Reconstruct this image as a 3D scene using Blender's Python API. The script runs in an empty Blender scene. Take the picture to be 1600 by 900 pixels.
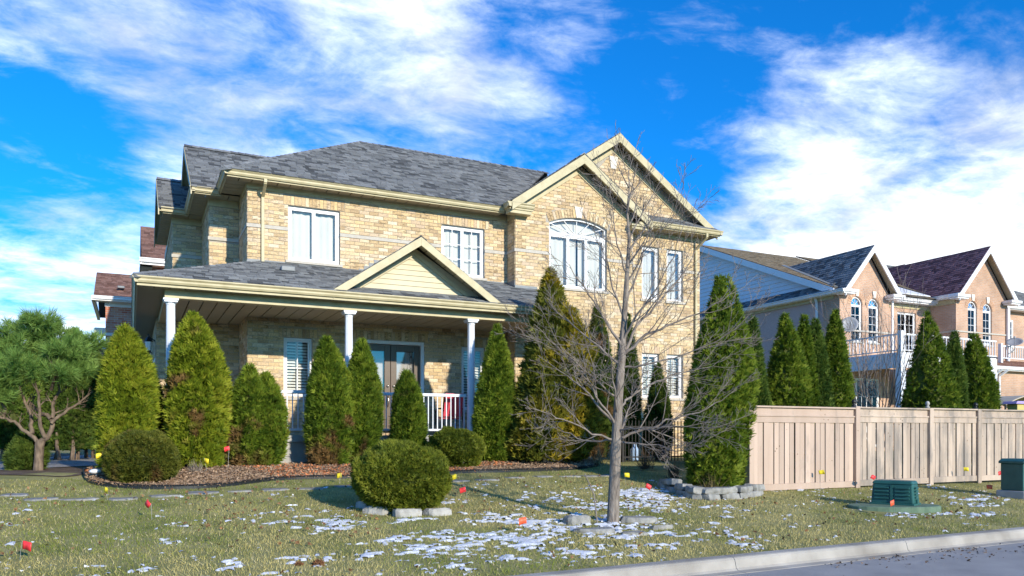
import bpy, math, random
import numpy as np
from mathutils import Matrix, Vector

# world axes: X runs along the street and the long side of the house, Y away from the street, Z up (metres)
scene = bpy.context.scene
COL = scene.collection
R = math.radians

# ---------------------------------------------------------------- camera
cam_data = bpy.data.cameras.new('camera')
cam = bpy.data.objects.new('camera', cam_data)
COL.objects.link(cam)
cam.location = (0, 0, 1.6)
cam.rotation_euler = (R(90), 0, R(-25.815))
cam_data.sensor_width = 36
cam_data.lens = 27.675
cam_data.shift_y = 0.14375
cam_data.clip_start = 0.1
cam_data.clip_end = 3000
scene.camera = cam

# ---------------------------------------------------------------- sky and sun
SUN_EL, SUN_AZ = 19.0, 11.0          # azimuth: degrees from the front normal (-Y) of the house towards +X
sd = Vector((math.sin(R(SUN_AZ)) * math.cos(R(SUN_EL)), -math.cos(R(SUN_AZ)) * math.cos(R(SUN_EL)), math.sin(R(SUN_EL))))
sun_data = bpy.data.lights.new('sun', 'SUN')
sun_data.energy = 2.0
sun_data.angle = R(0.9)
sun_data.color = (1.0, 0.90, 0.74)
sun = bpy.data.objects.new('sun', sun_data)
COL.objects.link(sun)
sun.rotation_euler = (-sd).to_track_quat('-Z', 'Y').to_euler()
sun.location = (20, -30, 30)

world = bpy.data.worlds.new('World')
scene.world = world
world.use_nodes = True
def build_sky():
    nt = world.node_tree
    N, L = nt.nodes, nt.links
    N.clear()
    out = N.new('ShaderNodeOutputWorld')
    bg = N.new('ShaderNodeBackground')
    bg.inputs['Strength'].default_value = 0.15
    L.new(bg.outputs[0], out.inputs[0])
    sky = N.new('ShaderNodeTexSky')
    sky.sky_type = 'NISHITA'
    sky.sun_disc = False
    sky.sun_elevation = R(SUN_EL)
    sky.sun_rotation = R(180 - SUN_AZ)
    sky.air_density = 1.0
    sky.dust_density = 0.3
    sky.ozone_density = 3.0
    tint = N.new('ShaderNodeMix'); tint.data_type = 'RGBA'; tint.blend_type = 'MULTIPLY'
    tint.inputs[0].default_value = 1
    L.new(sky.outputs[0], tint.inputs[6])
    tint.inputs[7].default_value = SKY_TINT
    tc = N.new('ShaderNodeTexCoord')
    sep = N.new('ShaderNodeSeparateXYZ')
    L.new(tc.outputs['Generated'], sep.inputs[0])
    def math_(op, a, b=None, c=None):
        n = N.new('ShaderNodeMath'); n.operation = op
        for i, x in enumerate((a, b, c)):
            if x is None: continue
            if isinstance(x, (int, float)): n.inputs[i].default_value = x
            else: L.new(x, n.inputs[i])
        return n.outputs[0]
    def maprange(x, a, b, c=0.0, d=1.0, smooth=True):
        n = N.new('ShaderNodeMapRange')
        if smooth: n.interpolation_type = 'SMOOTHSTEP'
        L.new(x, n.inputs[0])
        for i, y in enumerate((a, b, c, d)): n.inputs[i + 1].default_value = y
        return n.outputs[0]
    # flat cloud layer: directions projected to a plane above the ground
    zz = math_('MAXIMUM', sep.outputs[2], 0.0)
    den = math_('ADD', zz, 0.16)
    px = math_('DIVIDE', sep.outputs[0], den)
    py = math_('DIVIDE', sep.outputs[1], den)
    comb = N.new('ShaderNodeCombineXYZ')
    L.new(px, comb.inputs[0]); L.new(py, comb.inputs[1])
    def noise(scale, detail, rough, loc, rot=0.0, sc=(1, 1, 1), dist=0.0):
        m = N.new('ShaderNodeMapping')
        m.inputs['Location'].default_value = loc
        m.inputs['Rotation'].default_value = (0, 0, rot)
        m.inputs['Scale'].default_value = sc
        L.new(comb.outputs[0], m.inputs[0])
        n = N.new('ShaderNodeTexNoise')
        n.inputs['Scale'].default_value = scale
        n.inputs['Detail'].default_value = detail
        n.inputs['Roughness'].default_value = rough
        n.inputs['Distortion'].default_value = dist
        L.new(m.outputs[0], n.inputs['Vector'])
        return n.outputs[0]
    big = noise(0.42, 3, 0.5, SKY_BIG)
    fine = noise(2.6, 10, 0.62, (2.0, 5.0, 0), R(55), (1.0, 1.25, 1), 0.4)
    rip = noise(9.0, 6, 0.65, (1.0, 1.0, 0), R(-60), (1.0, 1.5, 1), 0.5)
    # clouds thicken towards the horizon, as a flat layer does
    low = maprange(sep.outputs[2], 0.04, 0.36, 0.12, -0.02)
    def blob(d, r0, r1, amt):
        dp = N.new('ShaderNodeVectorMath'); dp.operation = 'DOT_PRODUCT'
        L.new(tc.outputs['Generated'], dp.inputs[0]); dp.inputs[1].default_value = Vector(d).normalized()
        return maprange(dp.outputs['Value'], math.cos(R(r0)), math.cos(R(r1)), 0.0, amt)
    cov = math_('ADD', math_('MULTIPLY', big, 0.45), math_('MULTIPLY', fine, 0.75))
    cov = math_('ADD', cov, math_('MULTIPLY', rip, 0.26))
    cov = math_('ADD', cov, low)
    for b in SKY_BLOBS:
        cov = math_('ADD', cov, blob(*b))
    dens = maprange(cov, 0.69, 1.20)
    shade = maprange(noise(1.8, 8, 0.62, (7.0, 3.0, 0)), 0.34, 0.64, 0.46, 1.0)
    ccol = N.new('ShaderNodeMix'); ccol.data_type = 'RGBA'; ccol.blend_type = 'MULTIPLY'
    ccol.inputs[0].default_value = 1
    ccol.inputs[6].default_value = CLOUD
    L.new(shade, ccol.inputs[7])
    mix = N.new('ShaderNodeMix'); mix.data_type = 'RGBA'
    L.new(math_('MULTIPLY', dens, 0.96), mix.inputs[0])
    L.new(tint.outputs[2], mix.inputs[6])
    L.new(ccol.outputs[2], mix.inputs[7])
    L.new(mix.outputs[2], bg.inputs[0])
SKY_TINT = (0.02, 0.31, 0.60, 1)
SKY_BIG = (3.1, 1.7, 0)
CLOUD = (5.2, 5.35, 5.45, 1)
def sky_dir(px, py):                # direction from the street corner towards a point of the sky, by bearing and slope
    x, z = (px - 800) / 1230, (680 - py) / 1230
    return (x * 0.9002 + 0.43547, -x * 0.43547 + 0.9002, z)
SKY_BLOBS = [(sky_dir(1430, 330), 15, 4, 0.30), (sky_dir(380, 130), 20, 4, 0.20), (sky_dir(40, 440), 8, 3, 0.10), (sky_dir(760, 60), 9, 2, 0.12),
             (sky_dir(1060, 110), 8, 3, -0.05), (sky_dir(1500, 80), 10, 3, -0.10), (sky_dir(1180, 330), 6, 2, -0.05), (sky_dir(60, 240), 7, 2, -0.10)]
build_sky()

scene.view_settings.view_transform = 'Standard'
scene.view_settings.look = 'None'
scene.view_settings.gamma = 1
scene.view_settings.exposure = 1.48
scene.view_settings.use_curve_mapping = False
scene.cycles.use_denoising = True
scene.cycles.max_bounces = 7
scene.cycles.transparent_max_bounces = 12
scene.cycles.caustics_reflective = False
scene.cycles.caustics_refractive = False

# ---------------------------------------------------------------- helpers
rng = random.Random(7)
WLOC = {}                       # world position of parents (all parents are unrotated)

def link(o, parent=None):
    COL.objects.link(o)
    if parent is not None:
        o.parent = parent
        o.matrix_parent_inverse = Matrix.Translation(-Vector(WLOC.get(parent.name, (0, 0, 0))))
    return o

def tag(o, label=None, cat=None, group=None, kind=None):
    if label: o['label'] = label
    if cat: o['category'] = cat
    if group: o['group'] = group
    if kind: o['kind'] = kind
    return o

def thing(name, label, cat, loc=(0, 0, 0), group=None):
    o = bpy.data.objects.new(name, None)
    o.empty_display_size = 0.2
    o.location = loc
    COL.objects.link(o)
    WLOC[o.name] = tuple(loc)
    return tag(o, label, cat, group)

def new_mesh(name, verts, faces, mat, tones=None, cols=None, smooth=False):
    me = bpy.data.meshes.new(name)
    me.from_pydata([tuple(v) for v in verts], [], faces)
    if mat is not None: me.materials.append(mat)
    if tones is not None:
        a = me.attributes.new('tone', 'FLOAT', 'FACE')
        a.data.foreach_set('value', np.asarray(tones, dtype=np.float32))
    if smooth:
        me.polygons.foreach_set('use_smooth', [True] * len(me.polygons))
    me.update()
    return me

def np_mesh(name, verts, tris, mat, cols=None):
    """big triangle meshes straight from numpy; cols = one rgb per triangle"""
    me = bpy.data.meshes.new(name)
    nv, nf = len(verts), len(tris)
    k = tris.shape[1]
    me.vertices.add(nv)
    me.vertices.foreach_set('co', np.ascontiguousarray(verts, dtype=np.float32).ravel())
    me.loops.add(nf * k)
    me.loops.foreach_set('vertex_index', np.ascontiguousarray(tris, dtype=np.int32).ravel())
    me.polygons.add(nf)
    me.polygons.foreach_set('loop_start', np.arange(0, nf * k, k, dtype=np.int32))
    me.polygons.foreach_set('loop_total', np.full(nf, k, dtype=np.int32))
    if cols is not None:
        a = me.attributes.new('Col', 'FLOAT_COLOR', 'FACE')
        c = np.ones((nf, 4), dtype=np.float32); c[:, :3] = cols
        a.data.foreach_set('color', c.ravel())
    me.materials.append(mat)
    me.update(calc_edges=True)
    return me

def put(name, me, parent=None):
    return link(bpy.data.objects.new(name, me), parent)

class MB:
    def __init__(s): s.v, s.f, s.t = [], [], []
    def face_set(s, vs, fs, tone=0.0):
        b = len(s.v); s.v += vs
        s.f += [tuple(b + i for i in f) for f in fs]
        s.t += [tone] * len(fs)
    def box(s, x0, x1, y0, y1, z0, z1, tone=0.0):
        s.face_set([(x0, y0, z0), (x1, y0, z0), (x1, y1, z0), (x0, y1, z0), (x0, y0, z1), (x1, y0, z1), (x1, y1, z1), (x0, y1, z1)],
                   [(0, 3, 2, 1), (4, 5, 6, 7), (0, 1, 5, 4), (1, 2, 6, 5), (2, 3, 7, 6), (3, 0, 4, 7)], tone)
        return s
    def prism(s, poly, off, tone=0.0):
        """closed solid between a 3D polygon and the same polygon moved by off"""
        n = len(poly); o = Vector(off)
        a = [tuple(p) for p in poly]; b = [tuple(Vector(p) + o) for p in poly]
        fs = [tuple(range(n)), tuple(range(2 * n - 1, n - 1, -1))]
        fs += [(i, i + n, (i + 1) % n + n, (i + 1) % n) for i in range(n)]
        s.face_set(a + b, fs, tone)
        return s
    def bar(s, p, q, w, h, up=(0, 0, 1), tone=0.0):
        p, q, up = Vector(p), Vector(q), Vector(up)
        d = (q - p).normalized()
        a = d.cross(up).normalized() * (w / 2)
        b = a.cross(d).normalized() * (h / 2)
        vs = [tuple(p + x * a + y * b) for x, y in ((-1, -1), (1, -1), (1, 1), (-1, 1))] + [tuple(q + x * a + y * b) for x, y in ((-1, -1), (1, -1), (1, 1), (-1, 1))]
        s.face_set(vs, [(0, 1, 2, 3), (7, 6, 5, 4), (0, 4, 5, 1), (1, 5, 6, 2), (2, 6, 7, 3), (3, 7, 4, 0)], tone)
        return s
    def tube(s, pts, rad, n=8, tone=0.0, cap=True):
        pts = [Vector(p) for p in pts]
        b = len(s.v); m = len(pts)
        ref = None
        for i, p in enumerate(pts):
            d = (pts[min(i + 1, m - 1)] - pts[max(i - 1, 0)])
            d = d.normalized() if d.length > 1e-9 else Vector((0, 0, 1))
            if ref is None:
                ref = d.orthogonal().normalized()
            else:
                ref = (ref - d * ref.dot(d))
                ref = ref.normalized() if ref.length > 1e-6 else d.orthogonal().normalized()
            o = d.cross(ref)
            r = rad[i] if isinstance(rad, (list, tuple)) else rad
            for k in range(n):
                a = 2 * math.pi * k / n
                s.v.append(tuple(p + ref * (r * math.cos(a)) + o * (r * math.sin(a))))
        for i in range(m - 1):
            for k in range(n):
                k2 = (k + 1) % n
                s.f.append((b + i * n + k, b + i * n + k2, b + (i + 1) * n + k2, b + (i + 1) * n + k)); s.t.append(tone)
        if cap:
            s.f.append(tuple(b + k for k in range(n - 1, -1, -1))); s.t.append(tone)
            s.f.append(tuple(b + (m - 1) * n + k for k in range(n))); s.t.append(tone)
        return s
    def lathe(s, c, prof, n=16, tone=0.0, flute=0.0):
        b = len(s.v)
        for r, z in prof:
            for k in range(n):
                a = 2 * math.pi * k / n
                rr = r * (1 - flute * (k % 2))
                s.v.append((c[0] + rr * math.cos(a), c[1] + rr * math.sin(a), c[2] + z))
        m = len(prof)
        for i in range(m - 1):
            for k in range(n):
                k2 = (k + 1) % n
                s.f.append((b + i * n + k, b + i * n + k2, b + (i + 1) * n + k2, b + (i + 1) * n + k)); s.t.append(tone)
        s.f.append(tuple(b + k for k in range(n - 1, -1, -1))); s.t.append(tone)
        s.f.append(tuple(b + (m - 1) * n + k for k in range(n))); s.t.append(tone)
        return s
    def mesh(s, name, mat, smooth=False):
        return new_mesh(name, s.v, s.f, mat, s.t, smooth=smooth)
    def obj(s, name, mat, parent=None, kind=None, label=None, smooth=False, bevel=0.0):
        o = put(name, s.mesh(name, mat, smooth), parent)
        if bevel:
            m = o.modifiers.new('bevel', 'BEVEL'); m.width = bevel; m.segments = 2; m.limit_method = 'ANGLE'
        return tag(o, label, kind=kind)

def vnoise(x, y, seed=0):
    """2D value noise in 0..1, numpy"""
    x = np.asarray(x, dtype=np.float64); y = np.asarray(y, dtype=np.float64)
    xi, yi = np.floor(x).astype(np.int64), np.floor(y).astype(np.int64)
    fx, fy = x - xi, y - yi
    fx, fy = fx * fx * (3 - 2 * fx), fy * fy * (3 - 2 * fy)
    def h(a, b):
        n = (a * 374761393 + b * 668265263 + seed * 1442695041) & 0xFFFFFFFF
        n = ((n ^ (n >> 13)) * 1274126177) & 0xFFFFFFFF
        return ((n ^ (n >> 16)) & 0xFFFF) / 65535.0
    return (h(xi, yi) * (1 - fx) + h(xi + 1, yi) * fx) * (1 - fy) + (h(xi, yi + 1) * (1 - fx) + h(xi + 1, yi + 1) * fx) * fy
def fbm(x, y, seed=0, oct=4):
    t, a, s = 0, 0.5, 0
    for i in range(oct):
        t = t + a * vnoise(x * 2 ** i, y * 2 ** i, seed + i * 17); s += a; a *= 0.5
    return t / s

def clip_convex(poly, region):
    """Sutherland-Hodgman; both 2D, region counter-clockwise"""
    out = poly
    n = len(region)
    for i in range(n):
        ax, ay = region[i]; bx, by = region[(i + 1) % n]
        inp, out = out, []
        if not inp: return []
        def side(p): return (bx - ax) * (p[1] - ay) - (by - ay) * (p[0] - ax)
        for j in range(len(inp)):
            p, q = inp[j], inp[(j + 1) % len(inp)]
            sp, sq = side(p), side(q)
            if sp >= 0: out.append(p)
            if (sp >= 0) != (sq >= 0):
                t = sp / (sp - sq)
                out.append((p[0] + t * (q[0] - p[0]), p[1] + t * (q[1] - p[1])))
    return out
def area2(p):
    return 0.5 * sum(p[i][0] * p[(i + 1) % len(p)][1] - p[(i + 1) % len(p)][0] * p[i][1] for i in range(len(p)))

# ---------------------------------------------------------------- materials
def principled(name, col, rough=0.7, metal=0.0, spec=0.5):
    m = bpy.data.materials.new(name); m.use_nodes = True
    b = m.node_tree.nodes['Principled BSDF']
    b.inputs['Base Color'].default_value = (*col, 1)
    b.inputs['Roughness'].default_value = rough
    b.inputs['Metallic'].default_value = metal
    b.inputs['Specular IOR Level'].default_value = spec
    return m, m.node_tree.nodes, m.node_tree.links, b

def ramp(N, stops):
    r = N.new('ShaderNodeValToRGB')
    e = r.color_ramp.elements
    while len(e) < len(stops): e.new(0.5)
    for x, (p, c) in zip(e, stops):
        x.position = p; x.color = (*c, 1)
    return r

def noisy(name, c0, c1, scale=6.0, rough=0.7, bump=0.0, bscale=None, detail=6, stretch=(1, 1, 1), spec=0.4):
    m, N, L, b = principled(name, c0, rough, 0, spec)
    tc = N.new('ShaderNodeTexCoord'); mp = N.new('ShaderNodeMapping')
    mp.inputs['Scale'].default_value = stretch
    L.new(tc.outputs['Object'], mp.inputs[0])
    n = N.new('ShaderNodeTexNoise'); n.inputs['Scale'].default_value = scale; n.inputs['Detail'].default_value = detail
    L.new(mp.outputs[0], n.inputs['Vector'])
    r = ramp(N, [(0.3, c0), (0.7, c1)])
    L.new(n.outputs[0], r.inputs[0]); L.new(r.outputs[0], b.inputs['Base Color'])
    if bump:
        n2 = N.new('ShaderNodeTexNoise'); n2.inputs['Scale'].default_value = bscale or scale * 4; n2.inputs['Detail'].default_value = 5
        L.new(mp.outputs[0], n2.inputs['Vector'])
        bp = N.new('ShaderNodeBump'); bp.inputs['Strength'].default_value = bump; bp.inputs['Distance'].default_value = 0.02
        L.new(n2.outputs[0], bp.inputs['Height']); L.new(bp.outputs[0], b.inputs['Normal'])
    return m

def toned(name, stops, rough=0.85, streak=None, nscale=30.0, bump=0.3, spec=0.3):
    """colour from the piece's own random tone (mesh attribute, or the object's random number), with fine grain"""
    m, N, L, b = principled(name, stops[0][1], rough, 0, spec)
    at = N.new('ShaderNodeAttribute'); at.attribute_name = 'tone'
    oi = N.new('ShaderNodeObjectInfo')
    ad = N.new('ShaderNodeMath'); ad.operation = 'ADD'
    L.new(at.outputs['Fac'], ad.inputs[0]); L.new(oi.outputs['Random'], ad.inputs[1])
    fr = N.new('ShaderNodeMath'); fr.operation = 'FRACT'; L.new(ad.outputs[0], fr.inputs[0])
    r = ramp(N, stops); L.new(fr.outputs[0], r.inputs[0])
    g = N.new('ShaderNodeNewGeometry')
    n = N.new('ShaderNodeTexNoise'); n.inputs['Scale'].default_value = nscale; n.inputs['Detail'].default_value = 6
    L.new(g.outputs['Position'], n.inputs['Vector'])
    mr = N.new('ShaderNodeMapRange'); mr.inputs[1].default_value = 0.3; mr.inputs[2].default_value = 0.7
    mr.inputs[3].default_value = 0.78; mr.inputs[4].default_value = 1.20
    L.new(n.outputs[0], mr.inputs[0])
    mx = N.new('ShaderNodeMix'); mx.data_type = 'RGBA'; mx.blend_type = 'MULTIPLY'; mx.inputs[0].default_value = 1
    L.new(r.outputs[0], mx.inputs[6]); L.new(mr.outputs[0], mx.inputs[7])
    last = mx.outputs[2]
    if streak:
        # dark burnt folds of a textured brick: some bricks have them, most do not
        sc, sr, col, lo = streak
        mp = N.new('ShaderNodeMapping'); mp.inputs['Scale'].default_value = sc
        L.new(g.outputs['Position'], mp.inputs[0])
        n2 = N.new('ShaderNodeTexNoise'); n2.inputs['Scale'].default_value = 1.0; n2.inputs['Detail'].default_value = 8; n2.inputs['Roughness'].default_value = 0.7
        L.new(mp.outputs[0], n2.inputs['Vector'])
        tw = N.new('ShaderNodeMath'); tw.operation = 'MULTIPLY_ADD'; tw.inputs[1].default_value = 7.31; tw.inputs[2].default_value = 0.2
        L.new(fr.outputs[0], tw.inputs[0])
        f2 = N.new('ShaderNodeMath'); f2.operation = 'FRACT'; L.new(tw.outputs[0], f2.inputs[0])
        gate = N.new('ShaderNodeMapRange'); gate.inputs[1].default_value = 0.45; gate.inputs[2].default_value = 0.8
        gate.inputs[3].default_value = 0.0; gate.inputs[4].default_value = 0.62
        L.new(f2.outputs[0], gate.inputs[0])
        m2 = N.new('ShaderNodeMapRange'); m2.inputs[1].default_value = lo; m2.inputs[2].default_value = lo + 0.08
        L.new(n2.outputs[0], m2.inputs[0])
        mm = N.new('ShaderNodeMath'); mm.operation = 'MULTIPLY'; L.new(m2.outputs[0], mm.inputs[0]); L.new(gate.outputs[0], mm.inputs[1])
        x2 = N.new('ShaderNodeMix'); x2.data_type = 'RGBA'
        L.new(mm.outputs[0], x2.inputs[0]); L.new(last, x2.inputs[6]); x2.inputs[7].default_value = (*col, 1)
        last = x2.outputs[2]
    L.new(last, b.inputs['Base Color'])
    if bump:
        bp = N.new('ShaderNodeBump'); bp.inputs['Strength'].default_value = bump; bp.inputs['Distance'].default_value = 0.01
        L.new(n.outputs[0], bp.inputs['Height']); L.new(bp.outputs[0], b.inputs['Normal'])
    return m

def leafy(name, trans=0.38, rough=0.6):
    m = bpy.data.materials.new(name); m.use_nodes = True
    N, L = m.node_tree.nodes, m.node_tree.links
    b = N['Principled BSDF']; out = N['Material Output']
    at = N.new('ShaderNodeAttribute'); at.attribute_name = 'Col'
    L.new(at.outputs['Color'], b.inputs['Base Color'])
    b.inputs['Roughness'].default_value = rough; b.inputs['Specular IOR Level'].default_value = 0.25
    t = N.new('ShaderNodeBsdfTranslucent'); L.new(at.outputs['Color'], t.inputs[0])
    mx = N.new('ShaderNodeMixShader'); mx.inputs[0].default_value = trans
    L.new(b.outputs[0], mx.inputs[1]); L.new(t.outputs[0], mx.inputs[2]); L.new(mx.outputs[0], out.inputs[0])
    return m

def glass_mat(name, tint=(0.92, 0.95, 0.96), boost=0.06):
    m = bpy.data.materials.new(name); m.use_nodes = True
    N, L = m.node_tree.nodes, m.node_tree.links
    N.remove(N['Principled BSDF'])
    out = N['Material Output']
    tr = N.new('ShaderNodeBsdfTransparent'); tr.inputs[0].default_value = (*tint, 1)
    gl = N.new('ShaderNodeBsdfGlossy'); gl.inputs['Roughness'].default_value = 0.015
    fr = N.new('ShaderNodeFresnel'); fr.inputs[0].default_value = 1.5
    ad = N.new('ShaderNodeMath'); ad.operation = 'ADD'; ad.inputs[1].default_value = boost; L.new(fr.outputs[0], ad.inputs[0])
    mx = N.new('ShaderNodeMixShader'); L.new(ad.outputs[0], mx.inputs[0]); L.new(tr.outputs[0], mx.inputs[1]); L.new(gl.outputs[0], mx.inputs[2])
    L.new(mx.outputs[0], out.inputs[0])
    return m

def brick_tex(name, axis, c1, c2, mortar, bw=0.22, rh=0.075):
    """bricks too small in the picture to build one by one"""
    m, N, L, b = principled(name, c1, 0.85, 0, 0.3)
    g = N.new('ShaderNodeNewGeometry'); sp = N.new('ShaderNodeSeparateXYZ'); cb = N.new('ShaderNodeCombineXYZ')
    L.new(g.outputs['Position'], sp.inputs[0]); L.new(sp.outputs[axis], cb.inputs[0]); L.new(sp.outputs[2], cb.inputs[1])
    t = N.new('ShaderNodeTexBrick'); t.inputs['Scale'].default_value = 1
    t.inputs['Brick Width'].default_value = bw; t.inputs['Row Height'].default_value = rh; t.inputs['Mortar Size'].default_value = 0.009
    t.inputs['Mortar Smooth'].default_value = 0.2; t.inputs['Bias'].default_value = 0.0
    t.inputs['Color1'].default_value = (*c1, 1); t.inputs['Color2'].default_value = (*c2, 1); t.inputs['Mortar'].default_value = (*mortar, 1)
    L.new(cb.outputs[0], t.inputs['Vector'])
    n = N.new('ShaderNodeTexNoise'); n.inputs['Scale'].default_value = 1.3; n.inputs['Detail'].default_value = 8
    L.new(g.outputs['Position'], n.inputs['Vector'])
    mr = N.new('ShaderNodeMapRange'); mr.inputs[1].default_value = 0.3; mr.inputs[2].default_value = 0.7; mr.inputs[3].default_value = 0.8; mr.inputs[4].default_value = 1.15
    L.new(n.outputs[0], mr.inputs[0])
    mx = N.new('ShaderNodeMix'); mx.data_type = 'RGBA'; mx.blend_type = 'MULTIPLY'; mx.inputs[0].default_value = 1
    L.new(t.outputs[0], mx.inputs[6]); L.new(mr.outputs[0], mx.inputs[7]); L.new(mx.outputs[2], b.inputs['Base Color'])
    bp = N.new('ShaderNodeBump'); bp.inputs['Strength'].default_value = 0.6; bp.inputs['Distance'].default_value = 0.01; bp.invert = True
    L.new(t.outputs['Fac'], bp.inputs['Height']); L.new(bp.outputs[0], b.inputs['Normal'])
    return m

M = {}
M['brick'] = toned('buff_brick', [(0.0, (0.56, 0.41, 0.23)), (0.18, (0.70, 0.55, 0.33)), (0.36, (0.50, 0.36, 0.20)), (0.52, (0.74, 0.62, 0.43)), (0.68, (0.54, 0.41, 0.28)), (0.84, (0.66, 0.49, 0.26)), (1.0, (0.42, 0.30, 0.18))],
                   0.9, ((8, 8, 26), 0, (0.13, 0.085, 0.045), 0.50), 40, 0.5)
M['mortar'] = noisy('mortar', (0.36, 0.33, 0.27), (0.46, 0.42, 0.36), 20, 0.95, 0.3)
M['shingle'] = toned('grey_shingle', [(0.0, (0.085, 0.09, 0.095)), (0.22, (0.235, 0.245, 0.25)), (0.45, (0.155, 0.163, 0.168)), (0.68, (0.265, 0.275, 0.275)), (0.86, (0.12, 0.126, 0.132)), (1.0, (0.065, 0.07, 0.075))], 0.95, None, 90, 0.5, 0.15)
M['shingle_brown'] = toned('tan_shingle', [(0.0, (0.13, 0.105, 0.075)), (0.4, (0.22, 0.185, 0.14)), (0.75, (0.17, 0.145, 0.11)), (1.0, (0.09, 0.075, 0.055))], 0.95, None, 90, 0.5, 0.15)
M['shingle_red'] = toned('plum_shingle', [(0.0, (0.14, 0.065, 0.07)), (0.4, (0.30, 0.155, 0.16)), (0.75, (0.22, 0.11, 0.115)), (1.0, (0.10, 0.05, 0.055))], 0.95, None, 90, 0.5, 0.15)
M['shingle_pink'] = toned('brown_red_shingle', [(0.0, (0.16, 0.085, 0.065)), (0.4, (0.28, 0.165, 0.13)), (0.75, (0.22, 0.13, 0.105)), (1.0, (0.12, 0.065, 0.05))], 0.95, None, 90, 0.5, 0.15)
M['underlay'] = principled('roof_felt', (0.045, 0.047, 0.05), 0.95)[0]
M['trim'] = noisy('khaki_trim', (0.43, 0.375, 0.215), (0.54, 0.475, 0.295), 5, 0.5, 0, spec=0.4)
M['soffit'] = noisy('khaki_soffit', (0.36, 0.315, 0.215), (0.42, 0.37, 0.255), 4, 0.55)
M['siding'] = noisy('cream_siding', (0.55, 0.49, 0.33), (0.60, 0.54, 0.37), 3, 0.55)
M['white'] = noisy('white_paint', (0.76, 0.77, 0.78), (0.82, 0.83, 0.84), 4, 0.4)
M['white_rail'] = noisy('white_aluminium', (0.70, 0.74, 0.80), (0.76, 0.80, 0.85), 4, 0.35)
M['stone_band'] = noisy('stone_band', (0.44, 0.41, 0.35), (0.54, 0.50, 0.43), 14, 0.85, 0.2)
M['pale_field_stone'] = noisy('pale_field_stone', (0.26, 0.255, 0.235), (0.48, 0.465, 0.43), 7, 0.9, 0.8, 25)
M['keystone'] = noisy('pale_stone', (0.66, 0.62, 0.54), (0.74, 0.70, 0.62), 14, 0.8, 0.2)
M['flashing'] = noisy('grey_flashing', (0.17, 0.19, 0.20), (0.23, 0.25, 0.26), 5, 0.5)
M['glass'] = glass_mat('window_glass', (0.96, 0.97, 0.96), 0.0)
M['glass_door'] = glass_mat('door_glass', (0.9, 0.9, 0.9), 0.04)
M['curtain'] = noisy('white_curtain', (0.70, 0.69, 0.67), (0.76, 0.75, 0.73), 3, 0.9)
M['blind'] = noisy('white_blind', (0.72, 0.72, 0.70), (0.78, 0.78, 0.76), 3, 0.6)
M['room'] = principled('dim_room', (0.16, 0.15, 0.14), 0.95)[0]
M['door'] = noisy('bronze_door', (0.085, 0.058, 0.038), (0.115, 0.080, 0.052), 6, 0.35, 0.05, stretch=(8, 8, 1))
M['iron'] = principled('black_iron', (0.012, 0.012, 0.013), 0.45)[0]
M['brass'] = principled('nickel', (0.75, 0.70, 0.62), 0.25, 1.0)[0]
M['concrete'] = noisy('concrete', (0.36, 0.35, 0.33), (0.46, 0.45, 0.42), 5, 0.9, 0.25, 60)
M['kerb'] = noisy('kerb_concrete', (0.24, 0.22, 0.19), (0.42, 0.395, 0.35), 2.2, 0.9, 0.3, 70)
M['asphalt'] = noisy('asphalt', (0.27, 0.265, 0.26), (0.36, 0.35, 0.34), 1.6, 0.9, 0.5, 140)
M['soil'] = noisy('soil', (0.07, 0.045, 0.03), (0.17, 0.12, 0.08), 5, 0.95, 0.8, 30)
M['mulch_soil'] = noisy('mulch_soil', (0.16, 0.095, 0.06), (0.28, 0.19, 0.12), 9, 0.95, 0.8, 40)
M['turf'] = noisy('turf', (0.16, 0.17, 0.045), (0.36, 0.32, 0.13), 1.7, 0.95, 0.6, 60, 9)
M['far_turf'] = noisy('far_turf', (0.10, 0.12, 0.045), (0.18, 0.18, 0.08), 1.0, 0.95, 0.3, 20)
M['snow'] = noisy('snow', (0.62, 0.65, 0.70), (0.80, 0.82, 0.86), 9, 0.6, 0.5, 60)
M['flag_stone'] = noisy('paving_stone', (0.19, 0.19, 0.185), (0.31, 0.31, 0.30), 7, 0.9, 0.3, 40)
M['field_stone'] = noisy('field_stone', (0.16, 0.16, 0.15), (0.36, 0.355, 0.33), 7, 0.9, 0.8, 25)
M['edging'] = principled('black_edging', (0.015, 0.017, 0.02), 0.35)[0]
M['wood'] = toned('weathered_cedar', [(0.0, (0.50, 0.39, 0.29)), (0.35, (0.56, 0.45, 0.35)), (0.7, (0.47, 0.37, 0.28)), (1.0, (0.53, 0.43, 0.34))], 0.85, None, 25, 0.3)
M['wood_new'] = toned('pink_cedar', [(0.0, (0.60, 0.42, 0.32)), (0.35, (0.66, 0.48, 0.38)), (0.7, (0.58, 0.42, 0.33)), (1.0, (0.63, 0.46, 0.37))], 0.85, None, 25, 0.3)
M['bark'] = noisy('grey_bark', (0.13, 0.105, 0.085), (0.30, 0.26, 0.22), 22, 0.9, 0.9, 50, 8, (1, 1, 0.25))
M['twig'] = noisy('twig_bark', (0.155, 0.125, 0.105), (0.29, 0.25, 0.215), 8, 0.9)
M['pine_bark'] = noisy('pine_bark', (0.075, 0.055, 0.040), (0.25, 0.185, 0.13), 18, 0.95, 0.9, 25, 6, (1, 1, 0.35))
M['leaf'] = leafy('cedar_foliage')
M['grass'] = leafy('grass_blades', 0.2, 0.7)
M['chips'] = leafy('mulch_chips', 0.0, 0.9)
M['red_plastic'] = principled('red_fabric', (0.62, 0.06, 0.09), 0.6)[0]
M['green_box'] = noisy('green_enamel', (0.018, 0.085, 0.075), (0.03, 0.12, 0.105), 5, 0.42, 0.05)
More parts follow.
